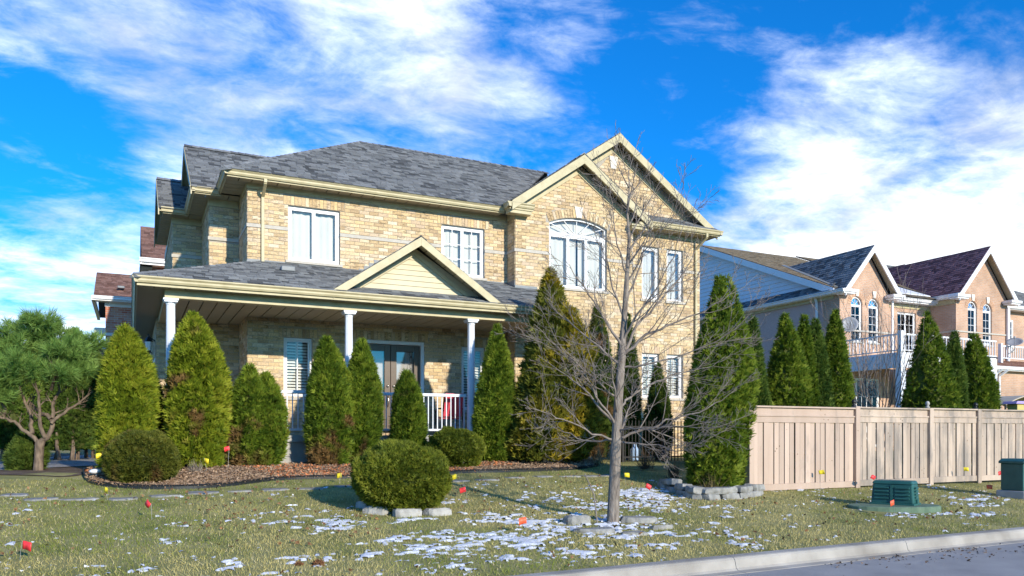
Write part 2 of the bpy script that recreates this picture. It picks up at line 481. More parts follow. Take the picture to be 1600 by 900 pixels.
M['green_pad'] = noisy('green_pad', (0.09, 0.15, 0.10), (0.15, 0.22, 0.15), 8, 0.85, 0.2)
# ---------------------------------------------------------------- ground profile and kerb line
def kerb_y(u): return 6.95 + 0.04 * max(-6.0, min(u, 40.0))
def gz(u, v):
    t = v - kerb_y(u)
    if t < 0: return 0.18
    if t < 4.9: return 0.18 + 0.29 * t / 4.9
    if t < 9.4: return 0.47 + 0.44 * (t - 4.9) / 4.5
    return 0.91
def gz_np(u, v):
    t = v - (6.95 + 0.04 * np.clip(u, -6, 40))
    return np.interp(t, [0, 4.9, 9.4], [0.18, 0.47, 0.91])

def grid_sheet(name, us, vs, zf, mat, warp=False):
    verts, faces = [], []
    n = len(us)
    for j, v in enumerate(vs):
        for u in us:
            vv = v + (kerb_y(u) if warp else 0)
            verts.append((u, vv, zf(u, vv)))
    for j in range(len(vs) - 1):
        for i in range(n - 1):
            faces.append((j * n + i, j * n + i + 1, (j + 1) * n + i + 1, (j + 1) * n + i))
    o = put(name, new_mesh(name, verts, faces, mat))
    o['kind'] = 'structure'
    return o

# ---------------------------------------------------------------- setting
us = [-900, -300, -100, -40, -20] + [x * 0.5 for x in range(-28, 61)] + [40, 60, 100, 300, 900]
vs = [0.0] + [x * 0.35 for x in range(1, 30)] + [12, 16, 22, 40, 90, 250, 900, 1500]
lawn = grid_sheet('lawn', us, vs, gz, M['turf'], True)
road = grid_sheet('road', [-900, -100, -20, -6, 0, 10, 20, 30, 40, 60, 100, 900], [-12.0, -0.32], lambda u, v: 0.04, M['asphalt'], True)
far = grid_sheet('far_boulevard', [-900, -100, -20, -6, 0, 20, 40, 100, 900], [-900, -200, -40, -12.3], lambda u, v: 0.16, M['far_turf'], True)

def kerb():
    # kerb stones cast in lengths, each with a rounded shoulder and a joint
    root = bpy.data.objects.new('kerb', None); COL.objects.link(root); root['kind'] = 'structure'
    prof = [(-0.34, -0.10), (-0.34, 0.045), (-0.22, 0.052), (-0.19, 0.075), (-0.165, 0.165), (-0.145, 0.187), (-0.12, 0.194), (0.01, 0.196), (0.01, -0.10)]
    u = -9.0
    while u < 42:
        u1 = u + 3.05
        mb = MB(); n = len(prof)
        vs_ = [(a, kerb_y(a) + y, z) for a in (u + 0.004, u1 - 0.004) for y, z in prof]
        mb.face_set(vs_, [(i, (i + 1) % n, (i + 1) % n + n, i + n) for i in range(n)] + [tuple(range(n - 1, -1, -1)), tuple(range(n, 2 * n))], rng.random())
        mb.obj('kerb_length', M['kerb'], root)
        u = u1
kerb()

# ---------------------------------------------------------------- builders for walls and roofs
BW, BH, JT = 0.255, 0.092, 0.011
BRICK_POOL = []                 # candidates for bricks that become objects of their own
class BrickSet:
    def __init__(s): s.mb = MB(); s.n = 0

def front_P(v): return (lambda a, z, d: (a, v - d, z)), Vector((0, -1, 0))
def left_P(u): return (lambda a, z, d: (u - d, a, z)), Vector((-1, 0, 0))

def subtract(iv, a0, a1):
    out = []
    for x0, x1 in iv:
        if a1 <= x0 or a0 >= x1: out.append((x0, x1)); continue
        if a0 > x0: out.append((x0, a0))
        if a1 < x1: out.append((a1, x1))
    return out

def lay_bricks(bs, P, region, openings=(), pool=None, flip=False):
    """running bond over a convex region (a, z); openings: (a0, a1, z0, z1) or a function of z giving (a0, a1) or None"""
    amin, amax = min(p[0] for p in region), max(p[0] for p in region)
    zmin, zmax = min(p[1] for p in region), max(p[1] for p in region)
    k0, k1 = int(math.floor(zmin / BH)), int(math.ceil(zmax / BH))
    for k in range(k0, k1):
        zb, zt = k * BH + JT, (k + 1) * BH
        zc = (zb + zt) / 2
        iv = [(amin, amax)]
        for o in openings:
            if callable(o):
                r = o(zc)
                if r: iv = subtract(iv, *r)
            elif o[2] < zc < o[3]:
                iv = subtract(iv, o[0], o[1])
        off = (k % 2) * BW / 2
        for x0, x1 in iv:
            i = int(math.floor((x0 - off) / BW))
            while True:
                b0, b1 = off + i * BW + JT / 2, off + (i + 1) * BW - JT / 2
                i += 1
                if b0 >= x1: break
                c0, c1 = max(b0, x0 + 0.004), min(b1, x1 - 0.004)
                if c1 - c0 < 0.03: continue
                q = clip_convex([(c0, zb), (c1, zb), (c1, zt), (c0, zt)], region)
                if len(q) < 3 or abs(area2(q)) < 0.0008: continue
                d = 0.009 + rng.random() * 0.008
                tone = rng.random()
                full = len(q) == 4 and abs(abs(area2(q)) - (b1 - b0) * (zt - zb)) < 1e-6
                if full and pool is not None and pool(b0, zb):
                    BRICK_POOL.append((P((b0 + b1) / 2, zc, d), bs, q, d, P, tone, flip)); continue
                emit_brick(bs, P, q, d, tone, flip)

def emit_brick(bs, P, q, d, tone, flip=False):
    n = len(q)
    j = lambda: (rng.random() - 0.5) * 0.003
    top = [P(a + j(), z + j(), d) for a, z in q]; bot = [P(a, z, -0.004) for a, z in q]
    fs = [tuple(range(n))] + [(i, i + n, (i + 1) % n + n, (i + 1) % n) for i in range(n)]
    if flip: fs = [tuple(reversed(f)) for f in fs]
    bs.mb.face_set(top + bot, fs, tone)

def soldier(bs, P, a0, a1, z0, z1):
    n = max(1, int(round((a1 - a0) / BH))); w = (a1 - a0) / n
    for i in range(n):
        emit_brick(bs, P, [(a0 + i * w + 0.005, z0), (a0 + (i + 1) * w - 0.005, z0), (a0 + (i + 1) * w - 0.005, z1), (a0 + i * w + 0.005, z1)], 0.012 + rng.random() * 0.006, rng.random())

def arch_soldiers(bs, P, c, r, half, z1r, skip=0.0):
    """voussoirs over a segmental arch: c = (a, z) of the centre, r = radius, half = half angle"""
    n = int(round(2 * half * r / BH)); st = 2 * half / n
    for i in range(n):
        t0, t1 = -half + i * st + 0.006 / r, -half + (i + 1) * st - 0.006 / r
        if abs((t0 + t1) / 2) < skip: continue
        q = [(c[0] + math.sin(t) * rr, c[1] + math.cos(t) * rr) for t, rr in ((t0, r), (t1, r), (t1, r + z1r), (t0, r + z1r))]
        emit_brick(bs, P, q, 0.014 + rng.random() * 0.006, rng.random())

def wall_slab(mb, front, v, a0, a1, z0, z1, openings, th=0.25):
    """solid wall with real openings, as boxes; front: faces -Y at y = v, otherwise faces -X at x = v"""
    A = sorted({a0, a1} | {x for o in openings for x in (o[0], o[1]) if a0 < x < a1})
    Z = sorted({z0, z1} | {x for o in openings for x in (o[2], o[3]) if z0 < x < z1})
    for i in range(len(A) - 1):
        run = None
        for j in range(len(Z) - 1):
            ca, cz = (A[i] + A[i + 1]) / 2, (Z[j] + Z[j + 1]) / 2
            if any(o[0] < ca < o[1] and o[2] < cz < o[3] for o in openings): continue
            if front: mb.box(A[i], A[i + 1], v, v + th, Z[j], Z[j + 1])
            else: mb.box(v, v + th, A[i], A[i + 1], Z[j], Z[j + 1])

SHINGLE_POOL = []
def roof_plane(mb_under, mb_tiles, poly, pool=None, expo=0.145, widths=(0.15, 0.22, 0.31), mat_seed=0, under=True, th=0.05):
    """sheet of felt plus laid shingles; poly = coplanar convex 3D points, the first edge is the eave"""
    P = [Vector(p) for p in poly]
    s = (P[1] - P[0]).normalized()
    n = (P[1] - P[0]).cross(P[-1] - P[0]).normalized()
    if n.z < 0: n = -n
    t = n.cross(s)
    if t.z < 0: t = -t
    o = P[0]
    reg = [((p - o).dot(s), (p - o).dot(t)) for p in P]
    if area2(reg) < 0: reg = reg[::-1]
    if under:
        mb_under.prism([tuple(p - n * 0.002) for p in P], tuple(-n * th))
    smin, smax = min(r[0] for r in reg), max(r[0] for r in reg)
    tmax = max(r[1] for r in reg)
    k = 0
    while k * expo < tmax:
        t0, t1 = k * expo - (0.03 if k == 0 else 0), (k + 1) * expo
        x = smin - rng.random() * 0.3
        while x < smax:
            w = rng.choice(widths)
            gap = 0.004
            q = clip_convex([(x + gap, t0), (x + w - gap, t0), (x + w - gap, t1), (x + gap, t1)], reg if k else [(a, b - 0.03) if b < 0.01 else (a, b) for a, b in reg])
            if len(q) >= 3 and abs(area2(q)) > 0.0008:
                tone = (0.18 * float(vnoise((x + o.x) * 2.2, (t0 + o.y) * 3.5, mat_seed)) + 0.82 * rng.random() + 0.001) % 1.0
                hh = 0.010 + rng.random() * 0.009
                full = k > 0 and len(q) == 4 and abs(abs(area2(q)) - (w - 2 * gap) * expo) < 1e-6
                if full and pool is not None:
                    c = o + s * (x + w / 2) + t * ((t0 + t1) / 2)
                    SHINGLE_POOL.append((c, mb_tiles, q, t0, hh, o, s, t, n, tone, w, pool))
                else:
                    emit_shingle(mb_tiles, q, t0, t1, hh, o, s, t, n, tone)
            x += w
        k += 1

def emit_shingle(mb, q, t0, t1, hh, o, s, t, n, tone):
    m = len(q)
    top = [tuple(o + s * a + t * b + n * (hh * (1 - 0.85 * (b - t0) / (t1 - t0)))) for a, b in q]
    bot = [tuple(o + s * a + t * b) for a, b in q]
    mb.face_set(top + bot, [tuple(range(m))] + [(i, i + m, (i + 1) % m + m, (i + 1) % m) for i in range(m)], tone)

def gutter(mb, p, q, out, z, d=0.12, h=0.13):
    """K-style eave gutter along p-q (x, y); out = unit direction away from the wall"""
    p, q, out = Vector((*p, 0)), Vector((*q, 0)), Vector((*out, 0))
    prof = [(0, 0), (0.55 * d, 0), (0.72 * d, 0.30 * h), (0.72 * d, 0.55 * h), (d, 0.82 * h), (d, h), (0.88 * d, h), (0.86 * d, 0.86 * h), (0.02, 0.86 * h), (0, h)]
    n = len(prof)
    vs_ = [tuple(e + out * a + Vector((0, 0, z + b))) for e in (p, q) for a, b in prof]
    mb.face_set(vs_, [(i, (i + 1) % n, (i + 1) % n + n, i + n) for i in range(n)] + [tuple(range(n - 1, -1, -1)), tuple(range(n, 2 * n))])

def window(parent, u0, u1, v, z0, z1, lights=2, grid=None, cover='curtain', sill=True, recess=0.07, frame=0.055, name='window', room=True, wmat=None):
    """window facing -Y in a wall whose face is at y = v"""
    wm = wmat or M['white']
    f0, f1 = v + recess, v + recess + 0.07
    mb = MB()
    mb.box(u0, u1, f0, f1, z0, z0 + frame).box(u0, u1, f0, f1, z1 - frame, z1)
    mb.box(u0, u0 + frame, f0, f1, z0 + frame, z1 - frame).box(u1 - frame, u1, f0, f1, z0 + frame, z1 - frame)
    w = mb.obj(name, wm, parent, bevel=0.004)
    iw = (u1 - u0 - 2 * frame) / lights
    for i in range(lights):
        a0, a1 = u0 + frame + i * iw, u0 + frame + (i + 1) * iw
        sb = MB(); st = 0.04
        g0, g1 = f0 + 0.015, f1 - 0.005
        x0, x1 = a0 + 0.004, a1 - 0.004
        sb.box(x0, x1, g0, g1, z0 + frame + 0.003, z0 + frame + st).box(x0, x1, g0, g1, z1 - frame - st, z1 - frame - 0.003)
        sb.box(x0, x0 + st, g0, g1, z0 + frame + st, z1 - frame - st).box(x1 - st, x1, g0, g1, z0 + frame + st, z1 - frame - st)
        sb.obj('sash', wm, w, bevel=0.003)
        pm = MB(); pm.box(x0 + st, x1 - st, g0 + 0.02, g0 + 0.026, z0 + frame + st, z1 - frame - st)
        pm.obj('pane', M['glass'], w)
        if grid:
            nx, nz = grid
            gm = MB(); b = 0.009
            for k in range(1, nx):
                x = x0 + st + (x1 - x0 - 2 * st) * k / nx
                gm.box(x - b, x + b, g0 + 0.006, g0 + 0.018, z0 + frame + st, z1 - frame - st)
            for k in range(1, nz):
                z = z0 + frame + st + (z1 - z0 - 2 * frame - 2 * st) * k / nz
                gm.box(x0 + st, x1 - st, g0 + 0.007, g0 + 0.017, z - b, z + b)
            gm.obj('muntins', wm, w)
    if cover == 'curtain':
        for (c0, c1) in ((u0, u0 + (u1 - u0) * 0.52), (u0 + (u1 - u0) * 0.55, u1)):
            vs_, fs = [], []; n = max(8, int((c1 - c0) / 0.028))
            for i in range(n + 1):
                x = c0 + (c1 - c0) * i / n
                y = v + 0.22 + 0.012 * math.sin(i * 1.05 + c0) + 0.009 * math.sin(i * 0.43)
                for z in (z0, z1): vs_.append((x, y, z))
            for i in range(n): fs.append((2 * i, 2 * i + 2, 2 * i + 3, 2 * i + 1))
            me = new_mesh('curtain', vs_, fs, M['curtain'], smooth=True)
            put('curtain', me, w)
    elif cover == 'blind':
        bm_ = MB(); z = z0 + 0.05
        while z < z1 - 0.03:
            bm_.face_set([(u0 + 0.03, v + 0.19, z), (u1 - 0.03, v + 0.19, z), (u1 - 0.03, v + 0.225, z + 0.045), (u0 + 0.03, v + 0.225, z + 0.045),
                          (u0 + 0.03, v + 0.19, z + 0.008), (u1 - 0.03, v + 0.19, z + 0.008), (u1 - 0.03, v + 0.225, z + 0.053), (u0 + 0.03, v + 0.225, z + 0.053)],
                         [(0, 3, 2, 1), (4, 5, 6, 7), (0, 1, 5, 4), (1, 2, 6, 5), (2, 3, 7, 6), (3, 0, 4, 7)])
            z += 0.075
        mid = (u0 + u1) / 2
        for xx in (u0 + 0.02, mid - 0.025, u1 - 0.07): bm_.box(xx, xx + 0.05, v + 0.185, v + 0.23, z0, z1)
        bm_.obj('shutter_blind', M['blind'], w)
    if room:
        rm = MB(); d0, d1 = v + 0.26, v + 1.6
        rm.face_set([(u0 - 0.3, d0, z0 - 0.3), (u1 + 0.3, d0, z0 - 0.3), (u1 + 0.3, d1, z0 - 0.3), (u0 - 0.3, d1, z0 - 0.3), (u0 - 0.3, d0, z1 + 0.2), (u1 + 0.3, d0, z1 + 0.2), (u1 + 0.3, d1, z1 + 0.2), (u0 - 0.3, d1, z1 + 0.2)],
                    [(0, 1, 2, 3), (7, 6, 5, 4), (1, 5, 6, 2), (2, 6, 7, 3), (3, 7, 4, 0)])
        rm.obj('interior', M['room'], w)
    if sill:
        MB().box(u0 - 0.07, u1 + 0.07, v - 0.055, v + recess + 0.01, z0 - 0.07, z0 - 0.002).obj('sill', M['stone_band'], w, bevel=0.006)
    return w

def soffit_panels(parent, along, a0, a1, b0, b1, z, step=0.30, drop=0.014, name='soffit_panel', mat=None):
    """flat soffit made of grooved panels; along 'x': panels follow each other along x and run in y"""
    m = mat or M['soffit']
    n = max(1, int(round((a1 - a0) / step))); w = (a1 - a0) / n
    me = None
    for i in range(n):
        x = a0 + i * w
        if me is None:
            mb = MB(); g = 0.011
            if along == 'x': mb.box(g, w - g, 0, b1 - b0, -drop, 0.0)
            else: mb.box(0, b1 - b0, g, w - g, -drop, 0.0)
            me = mb.mesh(name, m)
        o = put(name, me, parent)
        o.location = (x, b0, z) if along == 'x' else (b0, x, z)

def rake_soffit(parent, p, q, y0, y1, off=0.0, step=0.3):
    """panels under a sloping overhang from p to q ((x, z) points), between y0 and y1"""
    p, q = Vector((p[0], 0, p[1])), Vector((q[0], 0, q[1]))
    d = q - p; L_ = d.length; d.normalize()
    n = max(1, int(round(L_ / step)))
    nn = Vector((-d.z, 0, d.x))
    if nn.z < 0: nn = -nn
    for i in range(n):
        a, b = p + d * (L_ * i / n + 0.010), p + d * (L_ * (i + 1) / n - 0.010)
        mb = MB(); e = nn * 0.012
        mb.prism([tuple(a + Vector((0, y0, 0))), tuple(b + Vector((0, y0, 0))), tuple(b + Vector((0, y1, 0))), tuple(a + Vector((0, y1, 0)))], tuple(e))
        mb.obj('soffit_panel', M['soffit'], parent)

def rake_board(mb, p, q, y0, y1, h, drop=0.0):
    """board along a gable slope: p, q = (x, z) of its upper edge, vertical height h"""
    mb.prism([(p[0], y0, p[1] - drop), (q[0], y0, q[1] - drop), (q[0], y0, q[1] - drop - h), (p[0], y0, p[1] - drop - h)], (0, y1 - y0, 0))

def boxes(name, mat, parent, *bs, bevel=0.004):
    for b in bs: MB().box(*b).obj(name, mat, parent, bevel=bevel)
# ---------------------------------------------------------------- the corner house
house = thing('corner_house', 'two storey buff brick corner house with covered porch and grey shingle roof', 'house', (6.0, 20.2, 0.91))
V0, VW, VR = 20.2, 19.68, 20.0            # main front wall, projecting gable wall, right bay wall
ZS, ZTOP = 0.85, 7.66                      # foot of the walls, underside of the frieze
PF = 1.6                                   # porch floor

def solid(name, mat): return MB(), name, mat
body = MB()
# ---- front wall of the main block
W1 = (3.54, 4.84, 5.99, 7.37); W2 = (7.63, 8.91, 5.99, 7.37)
L1 = (3.43, 4.14, 2.55, 4.05); LR = (8.22, 8.93, 2.30, 4.05); DR = (5.30, 7.12, 1.66, 4.10)
ops = [W1, W2, L1, LR, DR]
SL = 0.235
mb = MB(); wall_slab(mb, True, V0, 2.57, 9.62, ZS, 7.98, ops)
front_wall = mb.obj('front_wall', M['mortar'], house)
bs_front = BrickSet(); P, _ = front_P(V0)
sold = [(o[0] - 0.12, o[1] + 0.12, o[3], o[3] + SL) for o in ops]
band = [(2.57, W1[0], 6.715, 6.80), (W1[1], W2[0], 6.715, 6.80), (W2[1], 9.62, 6.715, 6.80)]
lay_bricks(bs_front, P, [(2.57, ZS), (9.62, ZS), (9.62, ZTOP), (2.57, ZTOP)], ops + sold + band + [(2.57, 9.62, 4.5, 5.55)],
           pool=lambda a, z: z > 5.95 or (z > 2.5 and z < 4.4))
for s_ in sold: soldier(bs_front, P, s_[0], s_[1], s_[2] + 0.008, min(s_[3] - 0.006, ZTOP + 0.02))
boxes('stone_band', M['stone_band'], front_wall, *[(b[0] - (0.03 if b[0] == 2.57 else 0), b[1], V0 - 0.035, V0 + 0.02, b[2], b[3]) for b in band], (2.54, 2.58, V0 + 0.021, 21.80, 6.715, 6.80))

# ---- left side of the main block, first and second step back
def side_wall(u, v0, v1, z0, z1, name, zt=None, slab=True):
    mb = MB(); mb.box(u, u + 0.25, v0 + (0.26 if True else 0), v1, z0, z1)
    mb.box(u + 0.001, u + 0.25, v0 + 0.002, v0 + 0.26, z0, z1 - 0.001)
    w = mb.obj(name, M['mortar'], house)
    bs = BrickSet(); P, _ = left_P(u)
    lay_bricks(bs, P, [(v0, z0), (v1, z0), (v1, zt or z1), (v0, zt or z1)], flip=True)
    bs.mb.obj('bricks', M['brick'], w, kind='stuff')
    return w
side_wall(2.57, V0, 21.84, ZS, 7.95, 'side_wall', ZTOP)
def step_wall(v, u0, u1, z0, z1, name, zt, bands=()):
    mb = MB(); mb.box(u0, u1, v, v + 0.25, z0, z1)
    w = mb.obj(name, M['mortar'], house)
    bs = BrickSet(); P, _ = front_P(v)
    lay_bricks(bs, P, [(u0, z0), (u1, z0), (u1, zt), (u0, zt)], [(u0, u1, b - 0.045, b + 0.045) for b in bands])
    bs.mb.obj('bricks', M['brick'], w, kind='stuff')
    for b in bands:
        MB().box(u0 - 0.04, u1, v - 0.04, v + 0.02, b - 0.045, b + 0.045).obj('stone_band', M['stone_band'], w, bevel=0.005)
    return w
step_wall(21.84, 0.57, 2.569, ZS, 4.6, 'garage_front_wall', 4.5)
step_wall(21.843, 1.83, 2.569, 4.6, 7.9, 'upper_step_wall', 7.55, (6.72,))
w = side_wall(1.83, 21.843, 24.14, 4.6, 7.9, 'upper_side_wall', 7.55)
step_wall(24.14, 1.06, 1.829, 4.6, 7.9, 'upper_rear_step_wall', 7.55, (6.66,))
side_wall(1.06, 24.14, 30.0, 4.6, 7.9, 'upper_rear_side_wall', 7.55)
# garage side with white door frames
mb = MB(); wall_slab(mb, False, 0.57, 21.84 + 0.001, 30.0, ZS, 4.6, [(22.45, 25.0, ZS - 1, 3.5), (26.0, 28.6, ZS - 1, 3.5)])
gw = mb.obj('garage_side_wall', M['mortar'], house)
bs = BrickSet(); P, _ = left_P(0.57)
lay_bricks(bs, P, [(21.84, ZS), (30, ZS), (30, 4.5), (21.84, 4.5)], [(22.35, 25.1, 0, 3.6), (25.9, 28.7, 0, 3.6)], flip=True)
bs.mb.obj('bricks', M['brick'], gw, kind='stuff')
for a, b in ((22.45, 25.0), (26.0, 28.6)):
    mb = MB(); mb.box(0.545, 0.66, a - 0.1, a, ZS, 3.6).box(0.545, 0.66, b, b + 0.1, ZS, 3.6).box(0.545, 0.66, a, b, 3.5, 3.6)
    g = mb.obj('garage_door', M['white'], house)
    for k in range(4):
        MB().box(0.64, 0.68, a, b, ZS + k * 0.65 + 0.01, ZS + k * 0.65 + 0.64).obj('door_panel', M['white'], g, bevel=0.008)
for i, vv in enumerate((22.15, 25.5)):
    la = MB(); c = (0.40, vv, 3.75)
    la.lathe(c, [(0.02, -0.05), (0.06, -0.03), (0.05, 0.0), (0.085, 0.24), (0.10, 0.25), (0.06, 0.33), (0.015, 0.37), (0.02, 0.42), (0.0, 0.44)], 6)
    la.bar((0.57, vv, 4.0), (0.43, vv, 4.10), 0.03, 0.03).bar((0.43, vv, 4.10), (0.40, vv, 4.15), 0.03, 0.03)
    lo = la.obj('wall_lantern', M['iron'], house)
    MB().lathe(c, [(0.053, 0.015), (0.088, 0.235)], 6).obj('lantern_glass', M['white'], lo)

# ---- wing with the double gable
AR = (10.69, 12.62, 5.83, 7.66)
rise = 0.21; half_w = (AR[1] - AR[0]) / 2
rad = (half_w ** 2 + rise ** 2) / (2 * rise); ac = ((AR[0] + AR[1]) / 2, AR[3] + rise - rad)
half_ang = math.asin(half_w / rad)
def arch_open(zc):
    if zc < AR[2] or zc > AR[3] + rise + 0.26: return None
    if zc < AR[3]: return (AR[0], AR[1])
    r2 = rad + 0.25
    x = math.sqrt(max(0.0, r2 * r2 - (zc - ac[1]) ** 2)); lim = (r2) * math.sin(half_ang)
    return (ac[0] - min(x, lim), ac[0] + min(x, lim))
mb = MB()
U1 = 13.55
wall_slab(mb, True, VW, 9.62, U1, ZS, 7.90, [(AR[0], AR[1], AR[2], 7.90)])
# brickwork over the arch: two spandrels meeting at the crown
N_ = 12
for i in range(N_):
    t0, t1 = -half_ang + 2 * half_ang * i / N_, -half_ang + 2 * half_ang * (i + 1) / N_
    x0, x1 = ac[0] + rad * math.sin(t0), ac[0] + rad * math.sin(t1)
    mb.prism([(x0, VW, ac[1] + rad * math.cos(t0)), (x1, VW, ac[1] + rad * math.cos(t1)), (x1, VW, 7.90), (x0, VW, 7.90)], (0, 0.25, 0))
G1A, G1L, G1R = (11.63, 9.60), (9.34, 8.00), (14.0, 7.97)      # small gable: apex and feet (x, z) of the roof edge
S1 = (G1A[1] - G1L[1]) / (G1A[0] - G1L[0])
mb.prism([(9.62, VW, 7.901), (U1, VW, 7.901), (U1, VW, 8.15), (G1A[0], VW, G1A[1] - 0.12), (9.62, VW, 8.08)], (0, 0.3, 0))
wing = mb.obj('gable_wall', M['mortar'], house)
bsw = BrickSet(); P, _ = front_P(VW)
top = G1A[1] - 0.40
lay_bricks(bsw, P, [(9.62, ZS), (U1, ZS), (U1, 7.95), (G1A[0], top), (9.62, 7.86)], [arch_open, (9.62, AR[0], 6.715, 6.80), (AR[1], U1, 6.715, 6.80)])
arch_soldiers(bsw, P, ac, rad + 0.012, half_ang, 0.235, 0.12 / rad)
bsw.mb.obj('bricks', M['brick'], wing, kind='stuff')
boxes('stone_band', M['stone_band'], wing, (9.58, AR[0], VW - 0.035, VW + 0.02, 6.715, 6.80), (AR[1], U1, VW - 0.035, VW + 0.02, 6.715, 6.80), (9.585, 9.64, VW + 0.021, V0 - 0.036, 6.715, 6.80))
kz0, kz1 = AR[3] + rise + 0.004, AR[3] + rise + 0.33
MB().prism([(ac[0] - 0.085, VW - 0.045, kz0), (ac[0] + 0.085, VW - 0.045, kz0), (ac[0] + 0.145, VW - 0.045, kz1), (ac[0] - 0.145, VW - 0.045, kz1)], (0, 0.06, 0)).obj('keystone', M['keystone'], wing, bevel=0.006)
# return of the wing towards the main wall
mb = MB(); mb.box(9.621, 9.87, VW + 0.252, V0, ZS, 7.98); ret = mb.obj('wing_return_wall', M['mortar'], house)
bs = BrickSet(); P, _ = left_P(9.62); lay_bricks(bs, P, [(VW, ZS), (V0, ZS), (V0, 7.66), (VW, 7.66)], flip=True); bs.mb.obj('bricks', M['brick'], ret, kind='stuff')
# right bay
k = VR / VW
B1 = (14.10, 14.74, 5.78, 7.41); B2 = (15.03, 15.66, 5.78, 7.41); C1 = (14.10, 14.74, 2.75, 4.12); C2 = (15.03, 15.66, 2.75, 4.12)
UE = 16.32
ops2 = [B1, B2, C1, C2]
mb = MB(); wall_slab(mb, True, VR, U1 - 0.2, UE, ZS, 8.3, ops2)
G2A, G2R, G2L = (13.05, 10.55), (16.72, 8.05), (9.38, 8.05)
mb.prism([(9.9, VR, 8.301), (16.25, VR, 8.301), (G2A[0], VR, G2A[1] - 0.12)], (0, 0.25, 0))
bay = mb.obj('right_bay_wall', M['mortar'], house)
bsb = BrickSet(); P, _ = front_P(VR)
sold2 = [(o[0] - 0.1, o[1] + 0.1, o[3], o[3] + SL) for o in ops2]
band2 = [(U1, B1[0], 6.715, 6.80), (B1[1], B2[0], 6.715, 6.80), (B2[1], UE, 6.715, 6.80)]
lay_bricks(bsb, P, [(U1, ZS), (UE, ZS), (UE, 7.74), (U1, 7.74)], ops2 + sold2 + band2)
for s_ in sold2: soldier(bsb, P, s_[0], s_[1], s_[2] + 0.008, s_[3] - 0.006)
lay_bricks(bsb, P, [(11.5, 8.36), (15.95, 8.36), (G2A[0], G2A[1] - 0.42)], [])
bsb.mb.obj('bricks', M['brick'], bay, kind='stuff')
boxes('stone_band', M['stone_band'], bay, *[(b[0], b[1], VR - 0.035, VR + 0.02, b[2], b[3]) for b in band2])
MB().box(UE - 0.001, UE + 0.01, VR + 0.01, 30.0, ZS, 8.0).box(UE - 0.2, UE - 0.001, VR + 0.26, 30, ZS, 8.0).obj('right_side_wall', M['mortar'], house)
MB().prism([(13.05 - 0.09, VR - 0.045, 9.60), (13.05 + 0.09, VR - 0.045, 9.60), (13.05 + 0.15, VR - 0.045, 9.98), (13.05 - 0.15, VR - 0.045, 9.98)], (0, 0.06, 0)).obj('keystone', M['keystone'], bay, bevel=0.006)
MB().box(1.4, 16.3, 29.7, 30.0, ZS, 8.0).obj('rear_wall', M['mortar'], house)

# ---- bricks of the front wall: the 300 largest in view as objects, the others joined
campos = Vector((0, 0, 1.6))
BRICK_POOL.sort(key=lambda b: (Vector(b[0]) - campos).length + (0.35 if b[0][2] < 4.5 else 0))
bm1 = MB(); w_, h_ = BW - JT, BH - JT
bm1.face_set([(-w_ / 2, 0, -h_ / 2), (w_ / 2, 0, -h_ / 2), (w_ / 2, 0, h_ / 2), (-w_ / 2, 0, h_ / 2), (-w_ / 2, 0.018, -h_ / 2), (w_ / 2, 0.018, -h_ / 2), (w_ / 2, 0.018, h_ / 2), (-w_ / 2, 0.018, h_ / 2)],
             [(0, 1, 2, 3), (0, 4, 5, 1), (1, 5, 6, 2), (2, 6, 7, 3), (3, 7, 4, 0)])
brick_me = bm1.mesh('brick', M['brick'])
for i, (c, bs, q, d, P, tone, flip) in enumerate(BRICK_POOL):
    if i < 296:
        o = put('brick', brick_me, front_wall); o.location = c
    else:
        emit_brick(bs, P, q, d, tone, flip)
bs_front.mb.obj('bricks', M['brick'], front_wall, kind='stuff')

# ---- windows and door
window(house, *W1[:2], V0, *W1[2:], lights=2, cover='curtain')
window(house, *W2[:2], V0, *W2[2:], lights=2, grid=(2, 3), cover='curtain')
window(house, *L1[:2], V0, *L1[2:], lights=1, grid=(2, 2), cover='blind')
window(house, *LR[:2], V0, *LR[2:], lights=1, grid=(2, 2), cover='blind')
for o in (B1, B2): window(house, *o[:2], VR, *o[2:], lights=1, cover='curtain')
for o in (C1, C2): window(house, *o[:2], VR, *o[2:], lights=1, grid=(2, 2), cover='blind')
# big arched window: three lights below a fan light
aw = window(house, AR[0], AR[1], VW, AR[2], 7.38, lights=3, cover='curtain', name='arched_window')
mb = MB(); f0, f1 = VW + 0.07, VW + 0.14
pts = [(ac[0] + rad * math.sin(-half_ang + 2 * half_ang * i / 16), ac[1] + rad * math.cos(-half_ang + 2 * half_ang * i / 16)) for i in range(17)]
for i in range(16):
    (x0, z0), (x1, z1) = pts[i], pts[i + 1]
    mb.prism([(x0, f0, z0), (x1, f0, z1), (x1, f0, z1 - 0.055), (x0, f0, z0 - 0.055)], (0, 0.07, 0))
mb.box(AR[0], AR[0] + 0.055, f0, f1, 7.38, AR[3] - 0.05).box(AR[1] - 0.055, AR[1], f0, f1, 7.38, AR[3] - 0.05).box(AR[0] + 0.055, AR[1] - 0.055, f0, f1, 7.381, 7.42)
for t in (-0.9, -0.45, 0.0, 0.45, 0.9):
    x = ac[0] + 0.12 * t; xe = ac[0] + half_w * t; ze = ac[1] + math.sqrt(rad * rad - (xe - ac[0]) ** 2) - 0.04
    mb.bar((x, f0 + 0.04, 7.42), (xe, f0 + 0.04, ze), 0.018, 0.022, (0, 1, 0))
fan = mb.obj('fan_light', M['white'], aw)
MB().prism([(AR[0] + 0.04, f0 + 0.05, 7.40)] + [(AR[1] - 0.04, f0 + 0.05, 7.40)] + [(x, f0 + 0.05, z - 0.03) for x, z in reversed(pts[1:-1])], (0, 0.006, 0)).obj('pane', M['glass'], aw)
